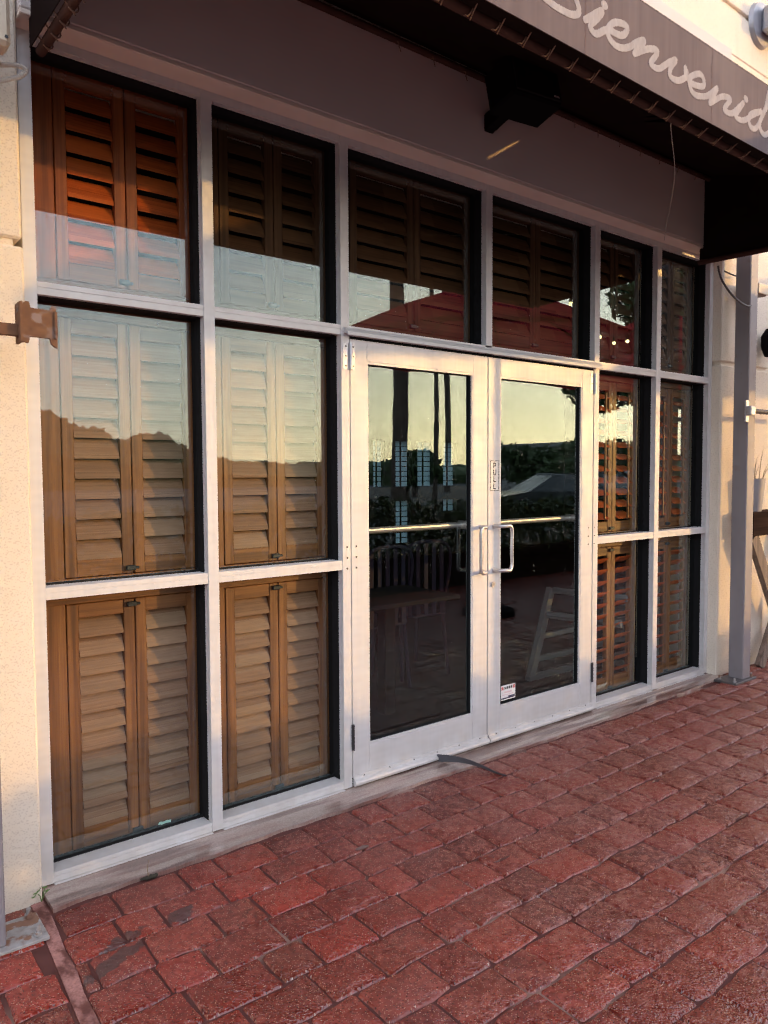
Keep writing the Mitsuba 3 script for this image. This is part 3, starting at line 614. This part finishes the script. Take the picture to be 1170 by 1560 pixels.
# lettering: strokes in metres on the valance, traced as a script hand
STROKES = [
 [(826.6, -6), (840, 6), (860, 18), (872, 22.7), (881.6, 18), (879, 4), (873, -8)],
 [(891, 30), (902, 24), (917, 17), (906, 32), (899, 42), (904, 50), (915, 49), (926, 45.5), (939, 52), (952, 51.5), (955.5, 43), (944, 35), (930, 38), (925, 49), (931, 63), (945, 73), (960, 71), (971, 64), (981, 62), (972, 74), (966, 82)],
 [(966, 82), (978, 77), (992, 74.5), (1001, 78), (996, 89), (991, 97), (999, 104), (1013, 99), (1029, 92), (1021, 105), (1020, 114), (1028, 122), (1039, 121), (1046, 113), (1044, 104)],
 [(1044, 104), (1045, 116), (1052, 126), (1062.5, 131), (1072.5, 127.5), (1070, 117.5), (1058, 114), (1049.5, 123), (1053, 138), (1067.5, 147), (1081, 144), (1092, 135), (1086, 146), (1081, 157)],
 [(1081, 157), (1093, 150), (1106, 147.5), (1112, 151), (1106, 161), (1103, 167), (1110, 172.5), (1119, 170), (1132, 157), (1124, 169), (1120.5, 177), (1126, 182.5), (1138, 181), (1149, 174), (1159, 170), (1148, 172), (1140.5, 181), (1142, 191), (1150, 196), (1157, 186), (1165, 168), (1177, 150), (1180, 140), (1176, 134), (1169, 150), (1162, 175), (1157, 193), (1161, 203), (1170, 203), (1184, 196)]]
DOTS = [(920.5, 8), (1136, 151)]
shapes = []
for s_ in STROKES:
    w = np.array([at_y(u, v, AY)[[0, 2]] for u, v in s_]); w = spline(w, len(s_)*6)
    shapes.append(LineString(w).buffer(.0119, quad_segs=4))
for u, v in DOTS:
    q = at_y(u, v, AY); shapes.append(shapely.affinity.scale(shapely.Point(q[0], q[2]).buffer(.015), 1.25, .95))
lets = shapely.unary_union(shapes).intersection(sbox(AX0+.01, AZ+.004, AX1-.01, ATZ-.004)).simplify(.0006)
part(aw, 'lettering', prism(lets, AY-.0014, AY-.0004), LETTER, False, 'faded pale script lettering reading Bienvenid')
part(aw, 'seam', cat([cbox(x-.0022, x+.0022, AY-.0009, AY-.0001, AZ, ATZ, 0) for x in (1.40, 2.20, 3.0, 3.8)]), mat('seam_thread', (0.12, 0.075, 0.07), 0.9), False)

spk = thing('speaker', 'black box loudspeaker hanging under the awning', 'speaker')
R = rot((1, 0, 0), -12) @ rot((0, 0, 1), -6)
part(spk, 'cabinet', xf(cbox(-.155, .155, -.09, .09, -.08, .12, .012), R, (2.10, -.36, 3.26)), PLASTIC_BLACK)
part(spk, 'grille', xf(cbox(-.142, .142, -.101, -.091, -.065, .105, .004), R, (2.10, -.36, 3.26)), BLACK)
part(spk, 'badge', xf(cbox(.090, .122, -.1045, -.1012, -.050, -.043, 0), R, (2.10, -.36, 3.26)), LED)
part(spk, 'bracket', xf(cbox(-.03, .03, .13, .27, -.02, .06, .004), R, (2.10, -.36, 3.26)), PLASTIC_BLACK)
w0 = [at_y(*q) for q in ((1022, 188, -.95), (1024, 215, -.80), (1028, 255, -.62), (1026, 285, -.45), (1019, 325, -.28), (1014, 350, -.16), (1012, 366, -.112))]
one('hanging_wire', tube(spline(w0, 30), .0022, 6), WIRE, 'thin pale wire hanging from the awning tube to the window head', 'wire')

# ------------------------------------------------------------------ posts and fittings
def post(x0, x1, y0, y1, px, py, label, plate_label, rusty):
    k = thing('steel_post', label, 'post')
    part(k, 'shaft', cbox(x0, x1, y0, y1, -.004, 3.45, .006), POST)
    part(k, 'base_plate', cbox(px[0], px[1], py[0], py[1], -.014, .004 if not rusty else -.001, .003), GALV if rusty else BASEDARK, 30, plate_label)
    for bx in (px[0]+.03, px[1]-.03):
        for by in (py[0]+.025, py[1]-.025):
            part(k, 'bolt', cat(xf(trimesh.creation.cylinder(.0125, .014, sections=6), None, (bx, by, .007)), xf(trimesh.creation.cylinder(.007, .034, sections=10), None, (bx, by, .015))), GALV, 30)
    return k
post(4.553, 4.66, -.262, -.155, (4.40, 4.70), (-.29, -.13), 'grey steel post on a bolted plate right of the windows', 'dark bolted base plate', False)
post(-.318, -.216, -.288, -.186, (-.43, -.095), (-.318, -.145), 'bluish steel post at the left edge on a rusted plate', 'flaking rusted base plate', True)
rk = thing('rusty_bracket', 'rusty steel clamp on a short bar in front of the left window', 'bracket')
hp = Polygon([(-.062, -.06), (-.044, -.062), (-.040, -.042), (.018, -.042), (.024, -.062), (.040, -.072), (.040, -.05), (.036, .03), (.040, .058), (.026, .060), (.020, .044), (-.036, .046), (-.040, .064), (-.052, .064), (-.064, .045)])
part(rk, 'clamp_plate', prism(shapely.affinity.translate(hp, -.062, 1.944), -.314, -.302), RUST)
fl = sbox(-.318, 1.884, -.250, 2.006).difference(shapely.Point(-.284, 1.985).buffer(.0075)).difference(shapely.Point(-.284, 1.905).buffer(.0075)).difference(sbox(-.2501, 1.93, -.24, 1.96))
part(rk, 'flange', prism(fl, -.129, -.121, 'yz'), RUST); part(rk, 'edge_lip', cbox(-.031, -.022, -.322, -.300, 1.90, 1.985, .002), RUST)
part(rk, 'weld', cat([sphere((-.128, -.278, z), .006, 1) for z in (1.905, 1.915, 1.925, 1.935)]), RUST)
part(rk, 'bar', cbox(-.225, -.127, -.288, -.268, 1.904, 1.941, .002), RUST)
bk = thing('electrical_box', 'beige electrical box at the top left corner under the awning', 'electrical box')
part(bk, 'cover', cbox(-.275, -.137, -.345, -.262, 2.742, 2.945, .012), BEIGE); part(bk, 'screw', xf(trimesh.creation.cylinder(.005, .004, sections=10), rot((1, 0, 0), 90), (-.150, -.346, 2.765)), SCREW)
cp = [at_y(u, v, -.22) for u, v in ((-45, 88), (-12, 97), (12, 99), (30, 101), (39, 106), (34, 114), (15, 120), (-10, 126), (-40, 132))]
cps = spline(cp, 150)
one('flexible_conduit', tube(cps, .0075 + .0013*np.sin(np.arange(150)*2.1), 8), CONDUIT, 'pale ribbed conduit loop at the top left corner', 'conduit')
ek = thing('junction_box', 'brown grey electrical box beside the right steel post', 'electrical box')
q0, q1 = at_y(1146, 428, -.20), at_y(1175, 455, -.20)
part(ek, 'body', cbox(q0[0], q0[0]+.20, -.21, -.10, q1[2]-.0, q0[2], .006), mat('box_brown', (0.22, 0.17, 0.145), 0.6)); part(ek, 'lid', cbox(q0[0]+.055, q0[0]+.21, -.222, -.211, q1[2]+.006, q0[2]-.006, .004), BEIGE)
cb = [at_y(*q) for q in ((1094, 405, -.30), (1098, 422, -.30), (1108, 440, -.30), (1120, 454, -.29), (1133, 464, -.28), (1143, 466, -.26), (1149, 458, -.22), (1151, 450, -.20))]
one('hanging_cable', tube(spline(cb, 36), .0065, 8), CABLE, 'dark cable looping in front of the right steel post', 'cable')
cb = [at_y(*q) for q in ((1104, 413, -.12), (1112, 417, -.12), (1120, 420, -.12), (1128, 421, -.12))]
one('short_cable', tube(spline(cb, 12), .005, 8), CABLE, 'short dark cable on the wall left of the right steel post', 'cable')
gk = thing('rail_pipe', 'dark pipe held by a clamp on the right steel post', 'pipe')
q = at_y(1139, 626, -.275)
part(gk, 'clamp_plate', cbox(q[0]-.022, q[0]+.022, -.275, -.2632, q[2]-.075, q[2]+.075, .003), HINGE); part(gk, 'clamp', cbox(q[0]-.03, q[0]+.035, -.315, -.2755, q[2]-.032, q[2]+.032, .006), HINGE)
part(gk, 'pipe', tube([(q[0]+.03, -.295, q[2]), (q[0]+1.2, -.295, q[2])], .017, 12), CABLE)
# planter stand right of the post
pk_ = thing('planter_stand', 'dark plank planter box on crossed wooden legs right of the post', 'planter')
part(pk_, 'box', cbox(4.742, 5.75, -.225, -.085, 1.006, 1.182, .004), DARKWOOD)
def beam(a, b, y0, y1, w):
    a, b = np.array(a, float), np.array(b, float); d = (b-a)/np.linalg.norm(b-a); n = np.array([-d[1], d[0]])*w/2
    return prism(Polygon([a+n, b+n, b-n, a-n]), y0, y1)
part(pk_, 'leg', beam((4.79, 1.0), (5.46, -.01), -.215, -.175, .10), LEGWOOD); part(pk_, 'leg', beam((5.70, 1.0), (5.03, -.01), -.172, -.135, .09), LEGWOOD)
pt = thing('zinc_pot', 'pale zinc pot of dry grass standing on the dark planter box', 'pot')
part(pt, 'pot', lathe([(0, 0), (.062, 0), (.085, .235), (.088, .24), (.08, .24), (.076, .22), (0, .21)], (4.865, -.155, 1.182), 20), POT, 40)
gl = []
for i in range(26):
    a = rnd.uniform(0, 6.28); r0 = rnd.uniform(0, .06); l = rnd.uniform(.12, .27); le = rnd.uniform(.02, .09)
    gl.append(tube([(4.865+r0*math.cos(a), -.155+r0*math.sin(a), 1.39), (4.865+(r0+le*.4)*math.cos(a), -.155+(r0+le*.4)*math.sin(a), 1.39+l*.6), (4.865+(r0+le)*math.cos(a), -.155+(r0+le)*math.sin(a), 1.39+l)], [.003, .0022, .0006], 4))
part(pt, 'grass', cat(gl), DRYGRASS)
one('wall_lantern', lathe([(0, -.11), (.05, -.10), (.075, -.03), (.075, .05), (.045, .10), (0, .12)], at_y(1176, 522, -.16), 18), PLASTIC_BLACK, 'dark rounded lantern at the right edge of the wall', 'lantern')
lk = thing('wall_lamp', 'lilac grey wall lamp on the sunlit wall above the awning', 'lamp')
part(lk, 'backplate', lathe([(0, 0), (.16, 0), (.15, .03), (0, .035)], (0, 0, 0), 24).apply_transform(trimesh.transformations.rotation_matrix(math.pi/2, (1, 0, 0))).apply_translation((4.98, -.076, 4.72)), POT, 40)
part(lk, 'hood', cbox(4.93, 5.2, -.30, -.112, 4.64, 4.83, .02), POT)
# bits on the ground
st_ = []
for i in range(13):
    t_ = i/12; q = np.array([1.855+.15*t_, -.018-.335*t_, .018+.022*math.sin(math.pi*min(1, t_*1.15))-.024*t_])
    n_ = np.array([.75, .5, 0])*(.012*(1-.35*t_)); tw = np.array([0, 0, .023*(1-.8*t_)])
    st_.append((q-n_+tw, q+n_-tw))
V = [p_ for a in st_ for p_ in a]; F = []
for i in range(12): F += [[2*i, 2*i+1, 2*i+3], [2*i, 2*i+3, 2*i+2]]
V = np.array(V); V2 = V - np.array([0, 0, .003]); n_ = len(V)
F2 = [[a+n_, c+n_, b+n_] for a, b, c in F]; E_ = []
for i in range(12): E_ += [[2*i, 2*i+2, 2*i+2+n_], [2*i, 2*i+2+n_, 2*i+n_], [2*i+1, 2*i+1+n_, 2*i+3+n_], [2*i+1, 2*i+3+n_, 2*i+3]]
one('loose_strip', trimesh.Trimesh(np.vstack([V, V2]), F+F2+E_, process=False), STRIPGREY, 'loose grey rubber strip curling onto the bricks by the doors', 'rubber strip', 40)
wk = thing('weed', 'small green weed growing at the foot of the left pier', 'weed')
part(wk, 'stem', cat([tube([(-.062, -.078, -.01), (-.062+dx_, -.09, .02), (-.062+dx_*2.2, -.10+dx_, hz)], .0016, 5) for dx_, hz in ((-.008, .036), (.003, .045), (.007, .028))]), WEED)
lv = []
for cx, cy, cz, s_ in ((-.082, -.095, .034, .011), (-.072, -.098, .043, .010), (-.058, -.096, .046, .012), (-.046, -.09, .028, .009), (-.088, -.092, .022, .009), (-.053, -.10, .034, .009)):
    a = np.linspace(0, 2*np.pi, 9)[:-1]; pts = np.c_[np.cos(a)*s_, np.sin(a)*s_*.55, np.abs(np.cos(a))*s_*.4]
    pts = pts @ rot((0, 1, .4), rnd.uniform(-50, 50)).T + (cx, cy, cz)
    lv.append(trimesh.Trimesh(np.vstack([pts, pts.mean(0)]), [[i, (i+1) % 8, 8] for i in range(8)], process=False))
part(wk, 'leaves', cat(lv), WEED, 40)
ck = thing('dry_twig', 'thin dry twig sprouting at the concrete strip below the left window', 'twig')
part(ck, 'stem', tube([(.290, -.158, -.012), (.287, -.15, .02), (.294, -.152, .055)], [.0022, .0015, .0008], 5), DRYGRASS)
part(ck, 'debris', cat([sphere((.262+.009*i, -.162+rnd.uniform(-.008, .004), -.008), rnd.uniform(.004, .009), 1) for i in range(7)]), mat('moss_dirt', (0.035, 0.03, 0.02), 0.95), 30)

# ------------------------------------------------------------------ inside the restaurant
tk = thing('table', 'pale table standing behind the left glass door', 'table')
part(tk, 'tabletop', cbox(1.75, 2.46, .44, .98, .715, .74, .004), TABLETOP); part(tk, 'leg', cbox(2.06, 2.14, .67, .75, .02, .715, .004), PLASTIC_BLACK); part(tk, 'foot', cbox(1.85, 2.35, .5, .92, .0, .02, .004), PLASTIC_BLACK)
def chair(cx, cy, rz, label):
    k = thing('slat_chair', label, 'chair', None); Rz = rot((0, 0, 1), rz)
    P = lambda n_, m: part(k, n_, xf(m, Rz, (cx, cy, 0)), CHAIRMET)
    P('seat', cbox(-.2, .2, -.2, .2, .44, .46, .006))
    for sx in (-1, 1):
        for sy in (-1, 1): P('leg', tube([(sx*.18, sy*.18, .44), (sx*.2, sy*.22, 0)], .013, 8))
    P('back_frame', tube(spline([(-.19, .19, .45), (-.2, .23, .75), (-.16, .255, .96), (0, .26, .99), (.16, .255, .96), (.2, .23, .75), (.19, .19, .45)], 30), .013, 8))
    for i in range(5): P('back_slat', cbox(-.135+.0675*i-.017, -.135+.0675*i+.017, .225, .233, .46, .975, .002))
chair(2.40, 1.30, 180, 'dusky metal slat back chair behind the left door, left one')
chair(2.88, 1.42, 172, 'dusky metal slat back chair behind the left door, right one')
hk = thing('high_stool', 'white wooden stool frame leaning behind the right glass door', 'stool')
part(hk, 'leg', beam((3.375, .0), (3.60, .64), .66, .70, .055), STOOLGREY); part(hk, 'leg', beam((5.30, .0), (5.08, .64), .66, .70, .055), STOOLGREY)
for z, w in ((.625, .030), (.455, .033)):
    e = .225*z/.64; part(hk, 'rung', tube([(3.385+e, .66, z), (3.52+e, .14, z-.01)], w*.8, 6), STOOLGREY)
for z, w in ((.30, .034), (.14, .034)):
    e = .225*z/.64; part(hk, 'rung', cbox(3.40+e, 5.27-e, .664, .696, z-w/2, z+w/2, .003), STOOLGREY)
part(hk, 'foot', cbox(3.35, 5.32, .655, .705, .0, .035, .003), STOOLGREY)

# ------------------------------------------------------------------ the patio and what stands beyond it
def leafmass(c, r, n, s, seed):
    q = np.random.default_rng(seed); d = q.normal(size=(n, 3)); d /= np.linalg.norm(d, axis=1, keepdims=True)
    p = np.array(c) + d*np.array(r)*(q.random((n, 1))**.45)
    return leaves(p, s, q)
def leaves(p, s, q):
    n = len(p); a = q.normal(size=(n, 3)); a /= np.linalg.norm(a, axis=1, keepdims=True); b = np.cross(a, q.normal(size=(n, 3))); b /= np.linalg.norm(b, axis=1, keepdims=True)
    L = (s*q.uniform(.6, 1.4, (n, 1)))
    v = np.stack([p-a*L, p+b*L*.45, p+a*L, p-b*L*.45], 1).reshape(-1, 3); i = np.arange(n)*4
    return trimesh.Trimesh(v, np.vstack([np.c_[i, i+1, i+2], np.c_[i, i+2, i+3]]), process=False)
hq = np.random.default_rng(3); n = 26000
hx_ = hq.uniform(-1, 19, n); top = 1.00 + .14*(meshkit.noise(np.c_[hx_*1.7, hx_*0, hx_*0], 5)) + .06*hq.normal(size=n)*.6
hz_ = .30 + (top-.30)*hq.random(n)**.7
hp_ = np.c_[hx_, -4.45 + hq.normal(size=n)*.13, hz_]
hg = thing('hedge', 'clipped hedge along the outer edge of the patio', 'hedge')
part(hg, 'foliage', leaves(hp_, .045, hq), LEAF, False)
part(hg, 'trough', cbox(-1, 19, -4.68, -4.22, -.02, .42, .01), DARKWOOD)
def umbrella(cx, cy, r, zr, zp, label):
    k = thing('patio_umbrella', label, 'umbrella'); a = np.arange(8)*np.pi/4 + .2
    rim = np.c_[cx+r*np.cos(a), cy+r*np.sin(a), np.full(8, zr)]; midr = np.c_[cx+r*.5*np.cos(a), cy+r*.5*np.sin(a), np.full(8, zr+(zp-zr)*.56)]; apex = np.array([[cx, cy, zp]])
    v = np.vstack([rim, midr, apex]); f = []
    for j in range(8): i = (j+1) % 8; f += [[j, i, i+8], [j, i+8, j+8], [j+8, i+8, 16]]
    part(k, 'canopy', trimesh.Trimesh(v, f, process=False), RED, False)
    val = np.vstack([rim, rim-np.array([0, 0, .035])]); f = []
    for j in range(8): i = (j+1) % 8; f += [[j, j+8, i+8], [j, i+8, i]]
    part(k, 'valance', trimesh.Trimesh(val, f, process=False), RED, False)
    part(k, 'pole', tube([(cx, cy, 0), (cx, cy, zp+.05)], .022, 10), DARKWOOD)
    for j in range(8): part(k, 'rib', tube([rim[j]-[0, 0, .01], midr[j]-[0, 0, .015], apex[0]-[0, 0, .02]], .009, 5), DARKWOOD)
    part(k, 'base', lathe([(0, 0), (.28, 0), (.27, .06), (.05, .08), (0, .08)], (cx, cy, -.01), 20), PLASTIC_BLACK)
umbrella(5.0, -2.60, 1.75, 2.76, 3.46, 'red patio umbrella nearest the doors, out on the patio')
umbrella(8.35, -2.60, 1.75, 2.74, 3.60, 'red patio umbrella further right on the patio')
sk = thing('string_lights', 'string of glowing bulbs hung along the patio', 'string lights')
lp = [(4.12 + .19*i, -.76, 2.84 - .028*i - .17*math.sin(math.pi*((i % 5)/5.0))) for i in range(11)]
part(sk, 'cord', tube(spline(lp, 60), .004, 5), CABLE)
for p_ in lp:
    kb = sub(sk, 'bulb')
    scene[kb] = mikit.ply(sphere((p_[0], p_[1], p_[2]-.055), .015, 2), BULB, smooth=True, emitter={'type': 'area', 'radiance': rgb(0.36, 0.25, 0.11)})
    part(sk, 'socket', tube([(p_[0], p_[1], p_[2]), (p_[0], p_[1], p_[2]-.04)], .011, 8), PLASTIC_BLACK)

def palm(x, y, h, r, seed, label):
    k = thing('palm_tree', label, 'palm'); q = np.random.default_rng(seed)
    zs = np.linspace(-.1, h, 26); part(k, 'trunk', tube([(x+.15*math.sin(z*.35), y, z) for z in zs], r*(1.12-.25*zs/h)+.012*np.sin(np.arange(26)*2.4), 12), BARK, 50)
    top = np.array([x+.15*math.sin(h*.35), y, h]); fr = []
    for i in range(26):
        a, e = q.uniform(0, 6.28), q.uniform(-.4, 1.2); L = q.uniform(1.5, 2.3); d = np.array([math.cos(a)*math.cos(e), math.sin(a)*math.cos(e), math.sin(e)])
        side = np.cross(d, [0, 0, 1]); side /= np.linalg.norm(side)
        for j in range(14):
            t_ = (j+1)/14; c = top + d*L*t_ - np.array([0, 0, 1.0])*t_*t_*L*.5
            for sg in (-1, 1):
                tip = c + side*sg*.5*(1-abs(t_-.45)) + d*.22 - np.array([0, 0, .18]); fr.append(trimesh.Trimesh([c-d*.03, c+d*.03, tip], [[0, 1, 2]], process=False))
    part(k, 'crown', cat(fr), LEAF, False)
palm(12.27, -13.0, 13, .20, 1, 'thick palm trunk nearest the patio hedge')
palm(23.57, -24.0, 15, .11, 2, 'slender palm in the middle of the parking lot')
palm(39.32, -40.0, 20, .22, 3, 'tall slender palm at the far side of the parking lot')
def tree(x, y, h, w, seed, label):
    k = thing('broadleaf_tree', label, 'tree'); q = np.random.default_rng(seed)
    part(k, 'trunk', cat(tube([(x, y, -.1), (x+.1, y, h*.3), (x, y+.1, h*.6)], [.22, .16, .08], 8), *[tube([(x+.05, y, h*.3), (x+w*.4*math.cos(a), y+w*.4*math.sin(a), h*.62)], [.1, .04], 6) for a in (0, 2.1, 4.2)]), BARK)
    ms = []
    for i in range(11):
        a = q.uniform(0, 6.28); rr = q.uniform(.1, .8)*w*.75; ms.append(leafmass((x+rr*math.cos(a), y+rr*math.sin(a), h*q.uniform(.42, .92)), (w*.36, w*.36, h*.13), 220 if h < 12 else 2600, .16 if h < 12 else .24, seed*31+i))
    part(k, 'crown', cat(ms), LEAF, False)
TR = [(20, -22, 4.4, 3.0), (26, -20, 5.2, 3.4), (33, -23, 5.6, 3.6), (40, -24, 6.0, 4.2), (30, -33, 5.0, 3.0), (37.4, -20.0, 27.0, 6.6), (-6, -26, 20.0, 8.0), (-18, -22, 21.0, 8.0), (-30, -17, 20.0, 8.0), (-38, -8, 20.0, 8.0)]  # last four added out of view to block low sky and deepen awning shade
TL = ['small leafy tree across the parking lot, nearest the photographed doors', 'small leafy tree across the parking lot, mirrored left of the parked car', 'broad leafy tree across the parking lot, mirrored above the parked car',
      'broad leafy tree across the parking lot, mirrored in the window right of the doors', 'low leafy tree at the far end of the parking lot, mirrored in the left door', 'tall dark tree added beyond the parking lot to darken the sky mirrored high in the right panes',  # the tall dark tree is added to block mirrored sky
      'tall tree added far behind the camera to block low sky, nearest the patio', 'tall tree added far behind the camera to block low sky, second from the patio', 'tall tree added far behind the camera to block low sky, third from the patio', 'tall tree added far behind the camera to block low sky, furthest to the left']
for i, (x, y, h, w) in enumerate(TR): tree(x, y, h*.56, w*.8 if h < 20 else w, 50+i, f'dark broadleaf tree across the parking lot, number {i+1} of the far tree row' if False else TL[i])
for k in [k for k in labels if k.startswith('broadleaf_tree') and '__' not in k]: labels[k]['group'] = 'trees across the parking lot'
q_ = np.random.default_rng(77); x_ = np.arange(-60, 140, .22); n = len(x_)
top_ = np.interp(x_, [-60, 10, 18, 28, 36, 45, 55, 70, 82, 90, 104, 115, 140], [7.6, 7.2, 6.4, 5.2, 3.7, 2.6, 2.8, 2.5, 2.4, 3.4, 5.2, 4.0, 4.6])*(.70 + .60*meshkit.fbm(np.c_[x_*.20, x_*0, x_*0], 4, 3))
rows = [(0, -.1), (-.9, .45), (-.4, .75), (.3, .9), (1.3, 1.0), (3.5, .8), (4.2, -.02)]
V = np.vstack([np.c_[x_ + .25*q_.normal(size=n), -73 - dy + .9*meshkit.noise(np.c_[x_*.5, np.full(n, dy*3.), x_*0], 2), np.maximum(top_*fz*(1 + (.16*meshkit.fbm(np.c_[x_*.9, x_*0, np.full(n, dy)], 3, 8) - .08 + .022*q_.normal(size=n))*(fz > 0)), -.1)] for dy, fz in rows])
F = [[k*n+i, k*n+i+1, (k+1)*n+i+1] for k in range(len(rows)-1) for i in range(n-1)] + [[k*n+i, (k+1)*n+i+1, (k+1)*n+i] for k in range(len(rows)-1) for i in range(n-1)]
fl = thing('distant_trees', 'far dark line of trees along the horizon', 'trees'); labels[fl]['kind'] = 'stuff'
put(fl, trimesh.Trimesh(V, F, process=False), LEAF, False)
def car(x, y, rz, paint, label):
    k = thing('parked_car', label, 'car'); R = rot((0, 0, 1), rz); P = lambda n_, m, mm, s=30: part(k, n_, xf(m, R, (x, y, -.06)), mm, s)
    body = Polygon([(-2.2, .3), (-2.25, .62), (-2.1, .86), (-1.5, .93), (1.0, .95), (1.9, .80), (2.22, .62), (2.25, .35), (2.1, .25), (-2.1, .25)]).buffer(.04).simplify(.01)
    P('body', prism(body, -.88, .88), paint)
    cab = np.array([[-1.75, -.80, .93], [1.05, -.80, .93], [1.05, .80, .93], [-1.75, .80, .93], [-1.05, -.62, 1.42], [.15, -.62, 1.45], [.15, .62, 1.45], [-1.05, .62, 1.42]])
    P('windows', trimesh.convex.convex_hull(cab), CARGLASS); P('roof', trimesh.convex.convex_hull(np.vstack([cab[4:]*[1.02, 1.02, 1] + [0, 0, .005], cab[4:]*[.9, .9, 1] + [0, 0, .05]])), paint)
    for wx in (-1.35, 1.4):
        for wy in (-.84, .84):
            w = P('wheel', xf(trimesh.creation.cylinder(.32, .2, sections=24), rot((1, 0, 0), 90), (wx, wy, .32)), TYRE)
            put(w.replace('__wheel', '__wheel') + '__rim' if False else sub(k, 'rim'), xf(trimesh.creation.cylinder(.2, .215, sections=20), R @ rot((1, 0, 0), 90), tuple(R @ np.array([wx, wy, .32]) + [x, y, -.06])), HUB)
    for wy in (-.62, .62): P('headlight', cbox(2.16, 2.28, wy-.16, wy+.16, .58, .70, .02), WHITE)
car(16.8, -11.5, 205, CARPAINT, 'dark saloon car parked beyond the hedge')
def block(x0, x1, y0, y1, h, nx, nz, label):
    k = thing('far_building', label, 'building'); part(k, 'wall', cbox(x0, x1, y0, y1, -.06, h, 0), FARWALL, False)
    part(k, 'parapet', cbox(x0-.2, x1+.2, y0-.2, y1+.2, h, h+.35, 0), FARWALL, False)
    for i in range(nx):
        for j in range(nz):
            xa = x0+(x1-x0)*(i+.25)/nx; xb = x0+(x1-x0)*(i+.75)/nx; za = h*(j+.3)/nz; part(k, 'window', cbox(xa, xb, y1-.02, y1+.04, za, za+h*.42/nz, 0), FARGLASS, False)
block(52, 62, -46, -38, 3.7, 6, 2, 'wide grey building at the far right of the parking lot')
